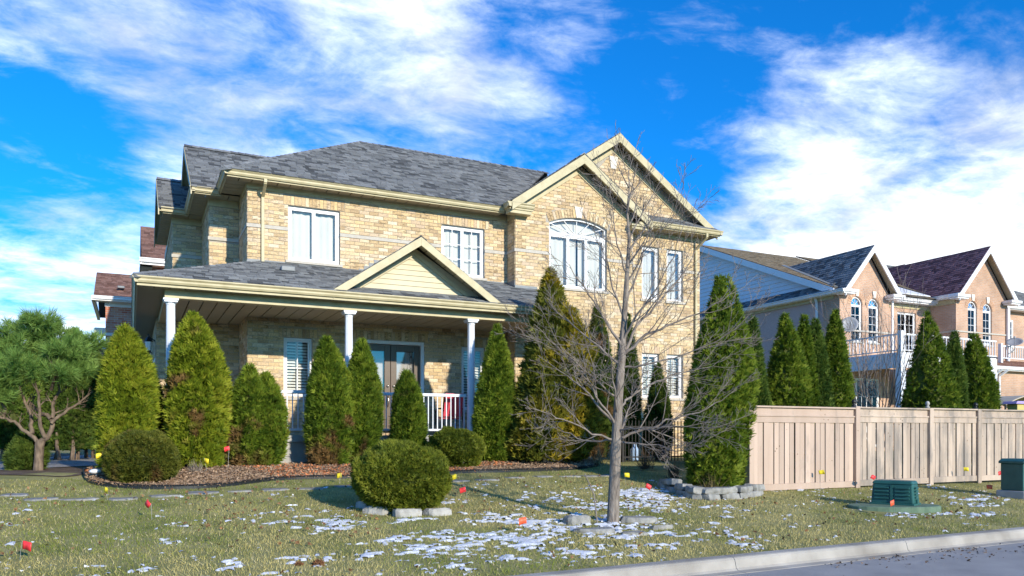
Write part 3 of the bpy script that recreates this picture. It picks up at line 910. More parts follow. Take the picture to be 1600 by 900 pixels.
MB().prism([(AR[0] - 0.05, VW + 0.252, 7.36), (AR[1] + 0.05, VW + 0.252, 7.36), (AR[1] + 0.05, VW + 0.252, 7.95), (AR[0] - 0.05, VW + 0.252, 7.95)], (0, 0.02, 0)).obj('curtain', M['curtain'], aw)

def front_door():
    u0, u1, z0, z1 = DR
    mb = MB(); y0, y1 = V0 - 0.03, V0 + 0.12
    mb.box(u0, u0 + 0.09, y0, y1, z0, z1).box(u1 - 0.09, u1, y0, y1, z0, z1).box(u0 + 0.09, u1 - 0.09, y0, y1, z1 - 0.09, z1)
    d = mb.obj('double_door', M['white'], house, bevel=0.008)
    mid = (u0 + u1) / 2
    for s_, (a, b) in enumerate(((u0 + 0.095, mid - 0.006), (mid + 0.006, u1 - 0.095))):
        yy0, yy1 = V0 + 0.05, V0 + 0.10
        t = 0.16; zb, zt = z0 + 0.75, z1 - 0.27
        lf = MB()
        lf.box(a, a + t, yy0, yy1, z0 + 0.02, z1 - 0.095).box(b - t, b, yy0, yy1, z0 + 0.02, z1 - 0.095)
        lf.box(a + t, b - t, yy0, yy1, zt, z1 - 0.095).box(a + t, b - t, yy0, yy1, z0 + 0.02, zb)
        lf.box(a + t + 0.08, b - t - 0.08, yy0 - 0.015, yy0, z0 + 0.15, zb - 0.12)
        leaf = lf.obj('door_leaf', M['door'], d, bevel=0.006)
        MB().box(a + t, b - t, V0 + 0.07, V0 + 0.078, zb, zt).obj('pane', M['glass_door'], d)
        MB().box(a + t, b - t, V0 + 0.16, V0 + 0.17, zb, zt).obj('frosted_pane', M['curtain'], d)
        iw = MB(); yy = V0 + 0.055; c = (a + b) / 2; r_ = random.Random(3 + s_)
        sg = 1 if s_ == 0 else -1
        edge = b - t if s_ == 0 else a + t + (b - a - 2 * t)
        # wrought scrolls climbing from the foot of the glass along the hinge side
        for kx in range(7):
            x = a + t + 0.03 + kx * (b - a - 2 * t - 0.06) / 6
            hgt = (0.35 + 0.10 * kx) if s_ else (0.5 - 0.05 * abs(kx - 4))
            pts_ = [(x + 0.02 * math.sin(j * 0.9 + kx), yy, zb + hgt * j / 8) for j in range(9)]
            iw.tube(pts_, 0.006, 5)
            cc = pts_[-1]
            iw.tube([(cc[0] + (0.045 - 0.004 * j) * math.cos(j * 0.6) * (1 if kx % 2 else -1) - 0.04 * (1 if kx % 2 else -1), yy, cc[2] + (0.045 - 0.004 * j) * math.sin(j * 0.6)) for j in range(10)], 0.005, 5)
        iw.tube([(c + 0.10 * math.cos(j * 0.5), yy, zb + 0.18 + 0.10 * math.sin(j * 0.5)) for j in range(11)], 0.006, 5)
        if s_:
            iw.tube([(b - t - 0.03, yy, zb + j * (zt - zb) / 8) for j in range(9)], 0.008, 5)
            for j in range(6):
                q = zb + 0.5 + j * 0.16
                iw.tube([(b - t - 0.03 - 0.10 * math.sin(e * 0.4), yy, q + 0.05 * e * 0.4 - 0.05 * math.sin(e * 0.8)) for e in range(8)], 0.005, 5)
        iw.obj('iron_scroll', M['iron'], d)
        hx = b - 0.075 if s_ == 0 else a + 0.075
        hm = MB(); hm.lathe((hx, V0 + 0.02, z0 + 1.02), [(0.03, 0), (0.035, 0.02), (0.03, 0.05), (0.02, 0.06)], 10)
        hm.lathe((hx, V0 + 0.02, z0 + 1.22), [(0.02, 0), (0.028, 0.01), (0.028, 0.04), (0.02, 0.05)], 10)
        hm.tube([(hx, V0 + 0.01, z0 + 0.70), (hx, V0 - 0.03, z0 + 0.78), (hx, V0 - 0.03, z0 + 0.92), (hx, V0 + 0.01, z0 + 0.99)], 0.012, 6)
        hm.obj('handle', M['brass'], d, smooth=True)
    MB().box(u0 + 0.1, u1 - 0.1, V0 + 0.3, V0 + 1.5, z0, z1).obj('interior', M['room'], d)
front_door()

# ---- porch: floor, columns, beam, ceiling, railing
pf = MB(); pf.box(0.45, 10.0, 17.60, V0, 1.45, PF); floor_ = pf.obj('porch_floor', M['concrete'], house, bevel=0.01)
MB().box(0.52, 9.95, 17.68, 17.95, 0.7, 1.449).box(0.52, 0.8, 17.951, 21.8, 0.7, 1.449).obj('porch_base', M['concrete'], house)
MB().box(0.45, 2.56, V0 + 0.001, 21.83, 1.45, PF).obj('porch_side_floor', M['concrete'], house)
for cu in (0.74, 4.48, 7.51):
    cm = MB(); c = (cu, 17.83, PF)
    cm.lathe(c, [(0.115, 0.0), (0.115, 0.06), (0.102, 0.09), (0.098, 0.10), (0.092, 1.5), (0.086, 2.70), (0.093, 2.71), (0.098, 2.74), (0.09, 2.76)], 24, flute=0.07)
    col = cm.obj('column', M['white_rail'], house)
    MB().box(cu - 0.15, cu + 0.15, 17.68, 17.98, PF + 2.79, PF + 2.835).box(cu - 0.13, cu + 0.13, 17.70, 17.96, PF + 2.755, PF + 2.79).obj('capital', M['white_rail'], col, bevel=0.008)
    MB().box(cu - 0.15, cu + 0.15, 17.68, 17.98, PF + 0.001, PF + 0.05).obj('column_base', M['white_rail'], col, bevel=0.008)
mb = MB(); mb.box(0.62, 10.3, 17.72, 17.94, 4.44, 4.66).box(0.62, 0.84, 17.94, 21.83, 4.44, 4.66)
mb.obj('porch_beam', M['trim'], house, bevel=0.006)
soffit_panels(house, 'x', 0.85, 2.56, 17.95, 21.82, 4.52, 0.30)
soffit_panels(house, 'x', 2.56, 9.60, 17.95, V0 - 0.02, 4.52, 0.30)
soffit_panels(house, 'x', 9.60, 10.3, 17.95, VW - 0.02, 4.52, 0.30)
soffit_panels(house, 'x', 0.12, 10.3, 17.42, 17.715, 4.63, 0.30)
soffit_panels(house, 'y', 17.72, 27.6, 0.12, 0.615, 4.63, 0.11)
mb = MB(); gutter(mb, (0.08, 17.42), (10.3, 17.42), (0, -1), 4.655); mb.box(0.10, 10.3, 17.40, 17.42, 4.60, 4.78)
mb.obj('gutter', M['trim'], house)
mb = MB(); gutter(mb, (0.12, 17.34), (0.12, 27.6), (-1, 0), 4.655, 0.10); mb.box(0.10, 0.12, 17.42, 27.6, 4.60, 4.78)
mb.obj('gutter', M['trim'], house)

def railing():
    rl = MB(); y = 17.83
    spans = ((0.90, 4.35), (4.61, 7.38), (7.64, 9.9))
    for a, b in spans:
        r = MB(); r.box(a, b, y - 0.035, y + 0.035, 2.53, 2.60); r.box(a, b, y - 0.025, y + 0.025, 1.70, 1.75)
        top_ = r.obj('railing', M['white_rail'], house, bevel=0.008)
        n = int((b - a) / 0.115); me = None
        for i in range(n):
            x = a + (i + 0.5) * (b - a) / n
            if me is None: me = MB().box(-0.011, 0.011, -0.011, 0.011, 0, 0.78).mesh('baluster', M['white_rail'])
            o = put('baluster', me, top_); o.location = (x, y, 1.75)
railing()

# ---- frieze, soffits, gutters of the upper eaves
boxes('frieze', M['trim'], house, (2.54, 9.58, V0 - 0.03, V0 + 0.01, ZTOP, 7.82), (2.54, 2.58, V0 + 0.011, 21.80, ZTOP, 7.82),
      (1.80, 2.539, 21.81, 21.85, 7.56, 7.78), (1.80, 1.84, 21.851, 24.10, 7.56, 7.78), (1.03, 1.799, 24.11, 24.15, 7.56, 7.78), (1.03, 1.07, 24.151, 29.5, 7.56, 7.78),
      (U1, UE + 0.03, VR - 0.03, VR + 0.01, 7.74, 7.90), (9.59, 9.95, VW - 0.03, VW + 0.01, 7.66, 7.84), (9.585, 9.62, VW + 0.011, V0 - 0.031, 7.66, 7.84))
soffit_panels(house, 'x', 2.04, 9.32, 19.74, V0 - 0.03, 7.80)
soffit_panels(house, 'y', V0 - 0.03, 21.35, 2.06, 2.54, 7.80)
soffit_panels(house, 'x', 1.44, 2.54, 21.36, 21.81, 7.76)
soffit_panels(house, 'y', 21.81, 23.62, 1.44, 1.80, 7.76)
soffit_panels(house, 'x', 0.78, 1.80, 23.66, 24.11, 7.76)
soffit_panels(house, 'y', 24.11, 27.6, 0.74, 1.03, 7.76)
soffit_panels(house, 'x', U1, 16.72, 19.52, VR - 0.03, 7.88)
soffit_panels(house, 'y', VR - 0.03, 24.0, UE + 0.03, 16.72, 7.88)
g = MB()
gutter(g, (1.98, 19.76), (9.30, 19.76), (0, -1), 7.785); g.box(2.04, 9.32, 19.74, 19.76, 7.75, 7.90)
gutter(g, (2.06, 19.66), (2.06, 21.36), (-1, 0), 7.785); g.box(2.04, 2.06, 19.76, 21.36, 7.75, 7.90)
gutter(g, (1.38, 21.38), (2.02, 21.38), (0, -1), 7.74); g.box(1.44, 2.06, 21.36, 21.38, 7.71, 7.86)
gutter(g, (1.44, 21.28), (1.44, 23.66), (-1, 0), 7.74); g.box(1.42, 1.44, 21.38, 23.66, 7.71, 7.86)
gutter(g, (0.74, 23.68), (1.40, 23.68), (0, -1), 7.74); g.box(0.78, 1.44, 23.66, 23.68, 7.71, 7.86)
g.obj('gutter', M['trim'], house)
g = MB(); gutter(g, (13.75, 19.54), (16.80, 19.54), (0, -1), 7.90); g.box(13.75, 16.74, 19.52, 19.54, 7.86, 8.02)
gutter(g, (16.70, 19.44), (16.70, 26), (1, 0), 7.90)
g.obj('gutter', M['trim'], house)
# boxed cornice return at the foot of the small gable
g = MB(); g.box(9.30, 10.02, 19.36, 19.66, 7.79, 7.84).box(9.32, 9.99, 19.39, 19.66, 7.70, 7.789)
gutter(g, (9.22, 19.40), (10.04, 19.40), (0, -1), 7.84); gutter(g, (9.32, 19.28), (9.32, 19.74), (-1, 0), 7.84); g.box(9.32, 10.02, 19.40, 19.66, 7.841, 7.93)
g.obj('cornice_return', M['trim'], house)
g = MB(); g.box(13.30, 14.06, 19.36, VR - 0.032, 7.80, 7.85).box(13.34, 13.98, 19.40, VR - 0.04, 7.72, 7.799).box(13.56, 14.02, 19.345, VR - 0.035, 7.851, 7.93); g.obj('cornice_return', M['trim'], house)

# ---- downspouts
def downspout(pts):
    mb = MB()
    for a, b in zip(pts[:-1], pts[1:]):
        mb.bar(a, b, 0.075, 0.06, (0, 1, 0.01))
    mb.obj('downspout', M['trim'], house, bevel=0.006)
downspout([(2.92, 19.72, 7.80), (2.92, 19.72, 7.70), (2.92, V0 - 0.06, 7.48), (2.92, V0 - 0.06, 5.80)])
downspout([(16.20, 19.50, 7.92), (16.20, 19.50, 7.78), (16.12, VR - 0.07, 7.48), (16.12, VR - 0.07, 1.0)])

# ---- roofs
under, tiles = MB(), MB()
rp = lambda poly, pool=None, **k: roof_plane(under, tiles, poly, pool, **k)
PZ, PS = 4.80, 0.386
def porch_front(u, v): return (u, v, PZ + PS * (v - 17.34))
def porch_left(u, v): return (u, v, PZ + PS * (u - 0.04))
rp([porch_front(0.04, 17.34), porch_front(4.02, 17.34), porch_front(4.02, V0), porch_front(2.90, V0)], 'porch')
rp([porch_front(4.02, 17.34), porch_front(8.06, 17.34), porch_front(8.06, V0), porch_front(4.02, V0)], 'porch')
rp([porch_front(8.06, 17.34), porch_front(10.3, 17.34), porch_front(10.3, VW), porch_front(9.62, V0), porch_front(8.06, V0)], 'porch')
rp([porch_left(0.04, 27.6), porch_left(0.04, 17.34), porch_left(2.57, 19.87), porch_left(2.57, 21.84), porch_left(1.06, 27.6)])
MB().prism([(10.301, 17.36, 4.70), (10.301, VW - 0.01, 4.70), (10.301, VW - 0.01, 5.66), (10.301, 17.36, 4.78)], (0.02, 0, 0)).obj('porch_end_board', M['trim'], house)
# porch gable
PA, PL, PR = (6.07, 6.22), (4.02, 4.83), (8.12, 4.83)
for a in (PL, PR):
    yb = V0 - 0.02
    rp([(a[0], 17.40, a[1]), (a[0], yb, a[1]), (PA[0], yb, PA[1]), (PA[0], 17.40, PA[1])], expo=0.145)
rb = MB(); rake_board(rb, (PL[0], PL[1] - 0.01), (PA[0], PA[1] - 0.01), 17.38, 17.42, 0.20); rake_board(rb, (PA[0], PA[1] - 0.01), (PR[0], PR[1] - 0.01), 17.38, 17.42, 0.20)
rake_board(rb, (PL[0] + 0.45, PL[1] + 0.06), (PA[0], PA[1] - 0.245), 17.84, 17.86, 0.10); rake_board(rb, (PA[0], PA[1] - 0.245), (PR[0] - 0.45, PR[1] + 0.06), 17.84, 17.86, 0.10)
rb.obj('porch_gable_rake', M['trim'], house, bevel=0.004)
rake_soffit(house, (PL[0] + 0.1, PL[1] - 0.01), (PA[0], PA[1] - 0.09), 17.42, 17.86); rake_soffit(house, (PA[0], PA[1] - 0.09), (PR[0] - 0.1, PR[1] - 0.01), 17.42, 17.86)
gp = MB(); gp.prism([(PL[0] + 0.2, 17.90, 4.95), (PR[0] - 0.2, 17.90, 4.95), (PA[0], 17.90, PA[1] - 0.15)], (0, 0.05, 0))
gwall = gp.obj('porch_gable', M['siding'], house)
reg = [(PL[0] + 0.3, 5.02), (PR[0] - 0.3, 5.02), (PA[0], PA[1] - 0.22)]
z = 5.02
while z < PA[1] - 0.3:
    q = clip_convex([(3, z), (9, z), (9, z + 0.125), (3, z + 0.125)], reg)
    if len(q) >= 3:
        mb = MB(); top_, bot_ = [], []
        y = lambda zz: 17.90 - 0.022 * (1 - (zz - z) / 0.125) - 0.003
        n = len(q)
        mb.face_set([(a, y(b), b) for a, b in q] + [(a, 17.90, b) for a, b in q], [tuple(range(n))] + [(i, i + n, (i + 1) % n + n, (i + 1) % n) for i in range(n)])
        mb.obj('siding_board', M['siding'], gwall)
    z += 0.125
# main hip roof
EZ, PITCH = 7.92, 0.63
def rz(d): return EZ + PITCH * d
e0, ridge_v = 19.64, 24.06
D_ = ridge_v - e0
rp([(1.96, e0, EZ), (9.45, e0, EZ), (12.9, 24.06, rz(D_)), (1.96 + D_, ridge_v, rz(D_))])
rp([(1.96, ridge_v + D_, EZ), (1.96, e0, EZ), (1.96 + D_, ridge_v, rz(D_))])
under.prism([(1.96, ridge_v + D_, EZ), (16, ridge_v + D_, EZ), (13, ridge_v, rz(D_)), (1.96 + D_, ridge_v, rz(D_))], (0, 0, -0.05))
# first and second side gables
def side_gable(u0, u1, ve, ze, vr, zr, uw, name):
    vb = 2 * vr - ve
    rp([(u0, ve, ze), (u1, ve, ze), (u1, vr, zr), (u0, vr, zr)])
    rp([(u1, vb, ze), (u0, vb, ze), (u0, vr, zr), (u1, vr, zr)])
    mb = MB()
    for a, b in (((ve, ze), (vr, zr)), ((vr, zr), (vb, ze))):
        mb.prism([(u0 - 0.02, a[0], a[1] - 0.01), (u0 - 0.02, b[0], b[1] - 0.01), (u0 - 0.02, b[0], b[1] - 0.20), (u0 - 0.02, a[0], a[1] - 0.20)], (0.03, 0, 0))
        mb.prism([(u0 + 0.01, a[0], a[1] - 0.08), (u0 + 0.01, b[0], b[1] - 0.08), (uw, b[0], b[1] - 0.08), (uw, a[0], a[1] - 0.08)], (0, 0, -0.015))
    mb.obj('side_rake', M['trim'], house)
    MB().prism([(uw, ve + 0.35, ze - 0.1), (uw, vb - 0.35, ze - 0.1), (uw, vr, zr - 0.12)], (0.2, 0, 0)).obj(name, M['soffit'], house)
side_gable(1.36, 4.9, 21.28, 7.86, 24.3, 9.86, 1.83, 'side_gable_end')
side_gable(0.68, 3.2, 23.58, 7.84, 25.7, 9.24, 1.06, 'side_gable_end')
# wing roofs
rp([(G1L[0], 19.30, G1L[1] + 0.03), (G1L[0], 19.60, G1L[1] + 0.03), (G1A[0], 19.60, G1A[1] + 0.03), (G1A[0], 19.30, G1A[1] + 0.03)])
rp([(G1R[0], VR - 0.02, G1R[1] + 0.03), (G1R[0], 19.30, G1R[1] + 0.03), (G1A[0], 19.30, G1A[1] + 0.03), (G1A[0], VR - 0.02, G1A[1] + 0.03)])
rp([(G2L[0], 19.62, G2L[1]), (G2L[0], 27.0, G2L[1]), (G2A[0], 27.0, G2A[1]), (G2A[0], 19.62, G2A[1])])
rp([(G2R[0], 27.0, G2R[1]), (G2R[0], 19.62, G2R[1]), (G2A[0], 19.62, G2A[1]), (G2A[0], 27.0, G2A[1])])
rp([(13.6, 19.46, 8.03), (16.74, 19.46, 8.03), (16.4, VR - 0.012, 8.37), (13.6, VR - 0.012, 8.37)])
rb = MB()
rake_board(rb, (G1L[0], G1L[1]), (G1A[0], G1A[1]), 19.28, 19.32, 0.26); rake_board(rb, G1A, G1R, 19.28, 19.32, 0.26)
rake_board(rb, (9.75, 8.02), (G1A[0], G1A[1] - 0.29), VW - 0.04, VW - 0.02, 0.17); rake_board(rb, (G1A[0], G1A[1] - 0.29), (13.75, 7.86), VW - 0.04, VW - 0.02, 0.17)
rake_board(rb, G2L, G2A, 19.60, 19.64, 0.26); rake_board(rb, G2A, G2R, 19.60, 19.64, 0.26)
rake_board(rb, (9.9, 8.1), (G2A[0], G2A[1] - 0.29), VR - 0.04, VR - 0.02, 0.17); rake_board(rb, (G2A[0], G2A[1] - 0.29), (16.2, 8.13), VR - 0.04, VR - 0.02, 0.17)
rb.obj('gable_rake', M['trim'], house, bevel=0.004)
rake_soffit(house, (G1L[0] + 0.15, G1L[1] + 0.0), (G1A[0], G1A[1] - 0.10), 19.32, VW - 0.02); rake_soffit(house, (G1A[0], G1A[1] - 0.10), (G1R[0] - 0.1, G1R[1] - 0.03), 19.32, VW - 0.02)
rake_soffit(house, (G2A[0], G2A[1] - 0.10), (G2R[0] - 0.1, G2R[1] - 0.03), 19.64, VR - 0.02); rake_soffit(house, (G2L[0] + 0.2, G2L[1] + 0.03), (G2A[0], G2A[1] - 0.10), 19.64, VR - 0.02)
roof = under.obj('roof', M['underlay'], house)
SHINGLE_POOL.sort(key=lambda b: (b[0] - campos).length)
smesh = {}
for i, (c, mb_t, q, t0, hh, o, s, t, n, tone, w, pool) in enumerate(SHINGLE_POOL):
    if i < 296:
        if w not in smesh:
            k = MB(); a, e = w / 2 - 0.004, 0.145 / 2
            k.face_set([(-a, -e, 0.015), (a, -e, 0.015), (a, e, 0.003), (-a, e, 0.003), (-a, -e, 0), (a, -e, 0), (a, e, 0), (-a, e, 0)], [(0, 1, 2, 3), (0, 4, 5, 1), (1, 5, 6, 2), (2, 6, 7, 3), (3, 7, 4, 0)])
            smesh[w] = k.mesh('shingle', M['shingle'])
        ob = put('shingle', smesh[w], roof)
        mat = Matrix(((s.x, t.x, n.x), (s.y, t.y, n.y), (s.z, t.z, n.z))).to_4x4(); mat.translation = c
        ob.matrix_basis = mat
    else:
        emit_shingle(mb_t, q, t0, t0 + 0.145, hh, o, s, t, n, tone)
tiles.obj('shingles', M['shingle'], roof, kind='stuff')
# ridge and hip caps
def caps(mb, p, q, w=0.15):
    p, q = Vector(p), Vector(q); d = q - p; n = max(1, int(d.length / 0.2)); st = d / n
    side = Vector((-d.y, d.x, 0))
    side = side.normalized() * w if side.length > 1e-6 else Vector((w, 0, 0))
    for i in range(n):
        a, b = p + st * i, p + st * (i + 1.15)
        mb.face_set([tuple(a - side - Vector((0, 0, 0.07))), tuple(a + Vector((0, 0, 0.035))), tuple(a + side - Vector((0, 0, 0.07))), tuple(b - side - Vector((0, 0, 0.085))), tuple(b + Vector((0, 0, 0.02))), tuple(b + side - Vector((0, 0, 0.085)))],
                    [(0, 1, 4, 3), (1, 2, 5, 4), (0, 2, 1)], rng.random())
for p_, q_, w_c in [((1.96, e0, EZ), (1.96 + D_, ridge_v, rz(D_)), 0.15), ((1.96 + D_, ridge_v, rz(D_)), (13, ridge_v, rz(D_)), 0.15), ((1.36, 24.3, 9.88), (4.9, 24.3, 9.88), 0.15), ((0.68, 25.7, 9.26), (3.2, 25.7, 9.26), 0.15),
                    ((0.04, 17.34, PZ), (2.57, 19.87, PZ + PS * 2.53), 0.12), ((PA[0], 17.4, PA[1]), (PA[0], V0, PA[1]), 0.15), ((G2A[0], 19.62, G2A[1]), (G2A[0], 27, G2A[1]), 0.15), ((G1A[0], 19.3, G1A[1] + 0.03), (G1A[0], VR, G1A[1] + 0.03), 0.15)]:
    cp = MB(); caps(cp, p_, q_, w_c); cp.obj('ridge_caps', M['shingle'], roof, kind='stuff')
# flashing where the porch roof meets the wall, stepped beside the gable
fl = MB()
fl.box(2.56, 4.55, V0 - 0.022, V0 - 0.002, 5.60, 5.93).box(7.72, 9.60, V0 - 0.022, V0 - 0.002, 5.60, 5.93).box(9.60, 10.3, VW - 0.022, VW - 0.002, 5.50, 5.78).box(9.60, 9.618, VW, V0, 5.5, 5.92)
fl.box(2.548, 2.568, V0 - 0.02, 21.84, 5.5, 5.90).box(1.80, 1.828, 21.85, 24.1, 5.3, 5.58)
for sgn, xf in ((1, PL[0]), (-1, PR[0])):
    for k in range(5 if sgn > 0 else 2):
        zz = 5.72 + k * 0.092; x = xf + sgn * (zz - PL[1]) / 0.677
        fl.box(min(x - sgn * 0.14, x + sgn * 0.2), max(x - sgn * 0.14, x + sgn * 0.2), V0 - 0.026 - 0.0005 * k, V0 - 0.006, zz, zz + 0.12 - 0.0007 * k)
fl.obj('flashing', M['flashing'], house, kind='stuff')
mb = MB()
c = Vector(porch_front(3.35, 19.2)); mb.box(c.x - 0.16, c.x + 0.16, c.y - 0.13, c.y + 0.13, c.z - 0.03, c.z + 0.09)
mb.obj('roof_vent', M['flashing'], house, bevel=0.02)
# ---------------------------------------------------------------- neighbouring houses
M['nbrick'] = brick_tex('peach_brick_front', 0, (0.56, 0.35, 0.23), (0.48, 0.29, 0.19), (0.50, 0.42, 0.35))
M['nbrick_side'] = brick_tex('peach_brick_side', 1, (0.56, 0.35, 0.23), (0.48, 0.29, 0.19), (0.50, 0.42, 0.35))
M['rbrick'] = brick_tex('red_brick', 0, (0.46, 0.12, 0.06), (0.58, 0.28, 0.17), (0.48, 0.42, 0.38), 0.30, 0.11)
M['rbrick_side'] = brick_tex('red_brick_side', 1, (0.46, 0.12, 0.06), (0.58, 0.28, 0.17), (0.48, 0.42, 0.38), 0.30, 0.11)
M['stucco'] = noisy('pink_stucco', (0.50, 0.36, 0.32), (0.60, 0.45, 0.40), 14, 0.95, 0.6, 50)
M['dish'] = principled('grey_dish', (0.30, 0.31, 0.33), 0.5)[0]

def arched_wall(mb, v, a0, a1, z0, z1, arches, th=0.25):
    """front wall with round-headed openings: arches = (u0, u1, zbottom, zspring)"""
    wall_slab(mb, True, v, a0, a1, z0, z1, [(o[0], o[1], o[2], o[3] + (o[1] - o[0]) / 2) for o in arches], th)
    for o in arches:
        r = (o[1] - o[0]) / 2; c = (o[0] + r, o[3]); zt = o[3] + r
        for i in range(10):
            t0, t1 = math.pi * i / 10, math.pi * (i + 1) / 10
            x0, x1 = c[0] - r * math.cos(t0), c[0] - r * math.cos(t1)
            mb.prism([(x0, v, c[1] + r * math.sin(t0)), (x1, v, c[1] + r * math.sin(t1)), (x1, v, zt + 0.001), (x0, v, zt + 0.001)], (0, th, 0))

def arched_window_small(parent, o, v):
    u0, u1, z0, zs = o
    w = window(parent, u0, u1, v, z0, zs, lights=1, grid=(2, 4), cover='curtain', name='arched_window', recess=0.06)
    r = (u1 - u0) / 2; c = (u0 + r, zs); mb = MB(); y = v + 0.06
    for i in range(12):
        t0, t1 = math.pi * i / 12, math.pi * (i + 1) / 12
        mb.prism([(c[0] - q * math.cos(t), y, c[1] + q * math.sin(t)) for q, t in ((r, t0), (r, t1), (r - 0.06, t1), (r - 0.06, t0))], (0, 0.07, 0))
    for t in (0.25, 0.5, 0.75):
        mb.bar((c[0], y + 0.05, c[1]), (c[0] - r * math.cos(math.pi * t), y + 0.05, c[1] + r * math.sin(math.pi * t)), 0.018, 0.02, (0, 1, 0))
    mb.obj('fan_light', M['white'], w)
    MB().prism([(c[0] - (r - 0.02) * math.cos(math.pi * i / 12), y + 0.055, c[1] + (r - 0.02) * math.sin(math.pi * i / 12)) for i in range(13)], (0, 0.006, 0)).obj('pane', M['glass'], w)
    MB().prism([(c[0] - 0.07, v - 0.05, zs + r + 0.01), (c[0] + 0.07, v - 0.05, zs + r + 0.01), (c[0] + 0.11, v - 0.05, zs + r + 0.30), (c[0] - 0.11, v - 0.05, zs + r + 0.30)], (0, 0.06, 0)).obj('keystone', M['keystone'], w)
    # soldier ring round the arch
    ring = MB()
    for i in range(14):
        t0, t1 = math.pi * i / 14 + 0.015, math.pi * (i + 1) / 14 - 0.015
        if abs((t0 + t1) / 2 - math.pi / 2) < 0.13: continue
        ring.prism([(c[0] - q * math.cos(t), v - 0.014, c[1] + q * math.sin(t)) for q, t in ((r + 0.01, t0), (r + 0.01, t1), (r + 0.22, t1), (r + 0.22, t0))], (0, 0.016, 0), rng.random())
    ring.obj('arch_bricks', M['peach_piece'], w, kind='stuff')
M['peach_piece'] = toned('peach_voussoir', [(0, (0.56, 0.35, 0.22)), (0.5, (0.46, 0.28, 0.18)), (1, (0.60, 0.40, 0.27))], 0.9, None, 40, 0.3)

def steep_gable(parent, v_rake, v_wall, apex, fl, fr_, vback, mat, wallmat, zwall, uw0, uw1, fell):
    un, ti = MB(), MB()
    roof_plane(un, ti, [(fl[0], vback, fl[1]), (fl[0], v_rake, fl[1]), (apex[0], v_rake, apex[1]), (apex[0], vback, apex[1])], expo=0.15, mat_seed=fell)
    roof_plane(un, ti, [(fr_[0], v_rake, fr_[1]), (fr_[0], vback, fr_[1]), (apex[0], vback, apex[1]), (apex[0], v_rake, apex[1])], expo=0.15, mat_seed=fell)
    rf = un.obj('gable_roof', M['underlay'], parent); ti.obj('shingles', mat, rf, kind='stuff')
    for a, b in ((fl, apex), (apex, fr_)):
        rb = MB(); rake_board(rb, (a[0], a[1] - 0.01), (b[0], b[1] - 0.01), v_rake - 0.02, v_rake + 0.03, 0.30); rb.obj('rake_board', M['white'], parent)
        rb = MB(); rb.prism([(a[0], v_rake + 0.03, a[1] - 0.12), (b[0], v_rake + 0.03, b[1] - 0.12), (b[0], v_wall, b[1] - 0.12), (a[0], v_wall, a[1] - 0.12)], (0, 0, 0.02)); rb.obj('rake_soffit', M['soffit'], parent)
    MB().prism([(uw0, v_wall, zwall + 0.001), (uw1, v_wall, zwall + 0.001), (apex[0], v_wall, apex[1] - 0.2)], (0, 0.25, 0)).obj('gable_wall', wallmat, parent)

def box_return(parent, u0, u1, v0, v1, z):
    MB().box(u0, u1, v0, v1, z, z + 0.13).box(u0 + 0.06, u1 - 0.06, v0 + 0.06, v1, z - 0.07, z - 0.001).obj('cornice_return', M['white'], parent, bevel=0.02)

# --- row house with the white siding gable
ra = thing('row_house', 'peach brick row house with white siding side gable and grey front gable', 'house', (30, 24, 0.91), 'row houses behind the fence')
mb = MB(); A1 = (27.72, 28.40, 5.62, 7.22); A2 = (28.78, 29.44, 5.62, 7.22)
arched_wall(mb, 24.0, 27.08, 30.07, 0.8, 7.75, [A1, A2]); mb.obj('front_wall', M['nbrick'], ra)
for o in (A1, A2): arched_window_small(ra, o, 24.0)
MB().box(27.04, 30.09, 23.96, 24.0, 6.05, 6.12).obj('stone_band', M['stone_band'], ra)
steep_gable(ra, 23.62, 24.0, (28.70, 9.77), (26.95, 7.76), (30.42, 7.74), 29.0, M['shingle'], M['nbrick'], 7.75, 27.08, 30.07, 5)
box_return(ra, 26.75, 27.55, 23.5, 23.98, 7.62); box_return(ra, 29.75, 30.5, 23.5, 23.98, 7.60)
MB().box(27.081, 27.4, 24.252, 40.0, 0.8, 7.7).obj('side_wall', M['stucco'], ra)
MB().box(27.045, 27.08, 23.999, 24.9, 0.8, 7.7).obj('side_return', M['nbrick_side'], ra)
MB().box(27.02, 27.08, 24.3, 40, 7.44, 7.62).obj('frieze', M['trim'], ra)
mb = MB(); gutter(mb, (26.78, 23.5), (26.78, 40), (-1, 0), 7.60, 0.13, 0.14); mb.box(26.76, 27.08, 23.6, 40, 7.585, 7.60); mb.obj('gutter', M['white'], ra)
un, ti = MB(), MB(); roof_plane(un, ti, [(26.74, 40, 7.74), (26.74, 24.3, 7.74), (27.12, 24.3, 8.14), (27.12, 40, 8.14)], expo=0.15)
o = un.obj('skirt_roof', M['underlay'], ra); ti.obj('shingles', M['shingle'], o, kind='stuff')
sg = MB().prism([(27.14, 24.9, 8.0), (27.14, 41.2, 8.0), (27.14, 33.0, 11.45)], (0.2, 0, 0)).obj('siding_gable', M['white'], ra)
reg = [(24.9, 8.1), (41.0, 8.1), (33.0, 11.42)]; z = 8.1
M['white_siding'] = noisy('white_siding', (0.70, 0.71, 0.74), (0.76, 0.77, 0.80), 3, 0.5)
while z < 11.3:
    q = clip_convex([(20, z), (45, z), (45, z + 0.2), (20, z + 0.2)], reg)
    if len(q) >= 3 and abs(area2(q)) > 0.01:
        n = len(q); mb = MB(); x = lambda zz: 27.14 - 0.03 * (1 - (zz - z) / 0.2) - 0.002
        mb.face_set([(x(b), a, b) for a, b in q] + [(27.14, a, b) for a, b in q], [tuple(range(n)), *[(i, (i + 1) % n, (i + 1) % n + n, i + n) for i in range(n)]])
        mb.obj('siding_board', M['white_siding'], sg)
    z += 0.2
un, ti = MB(), MB()
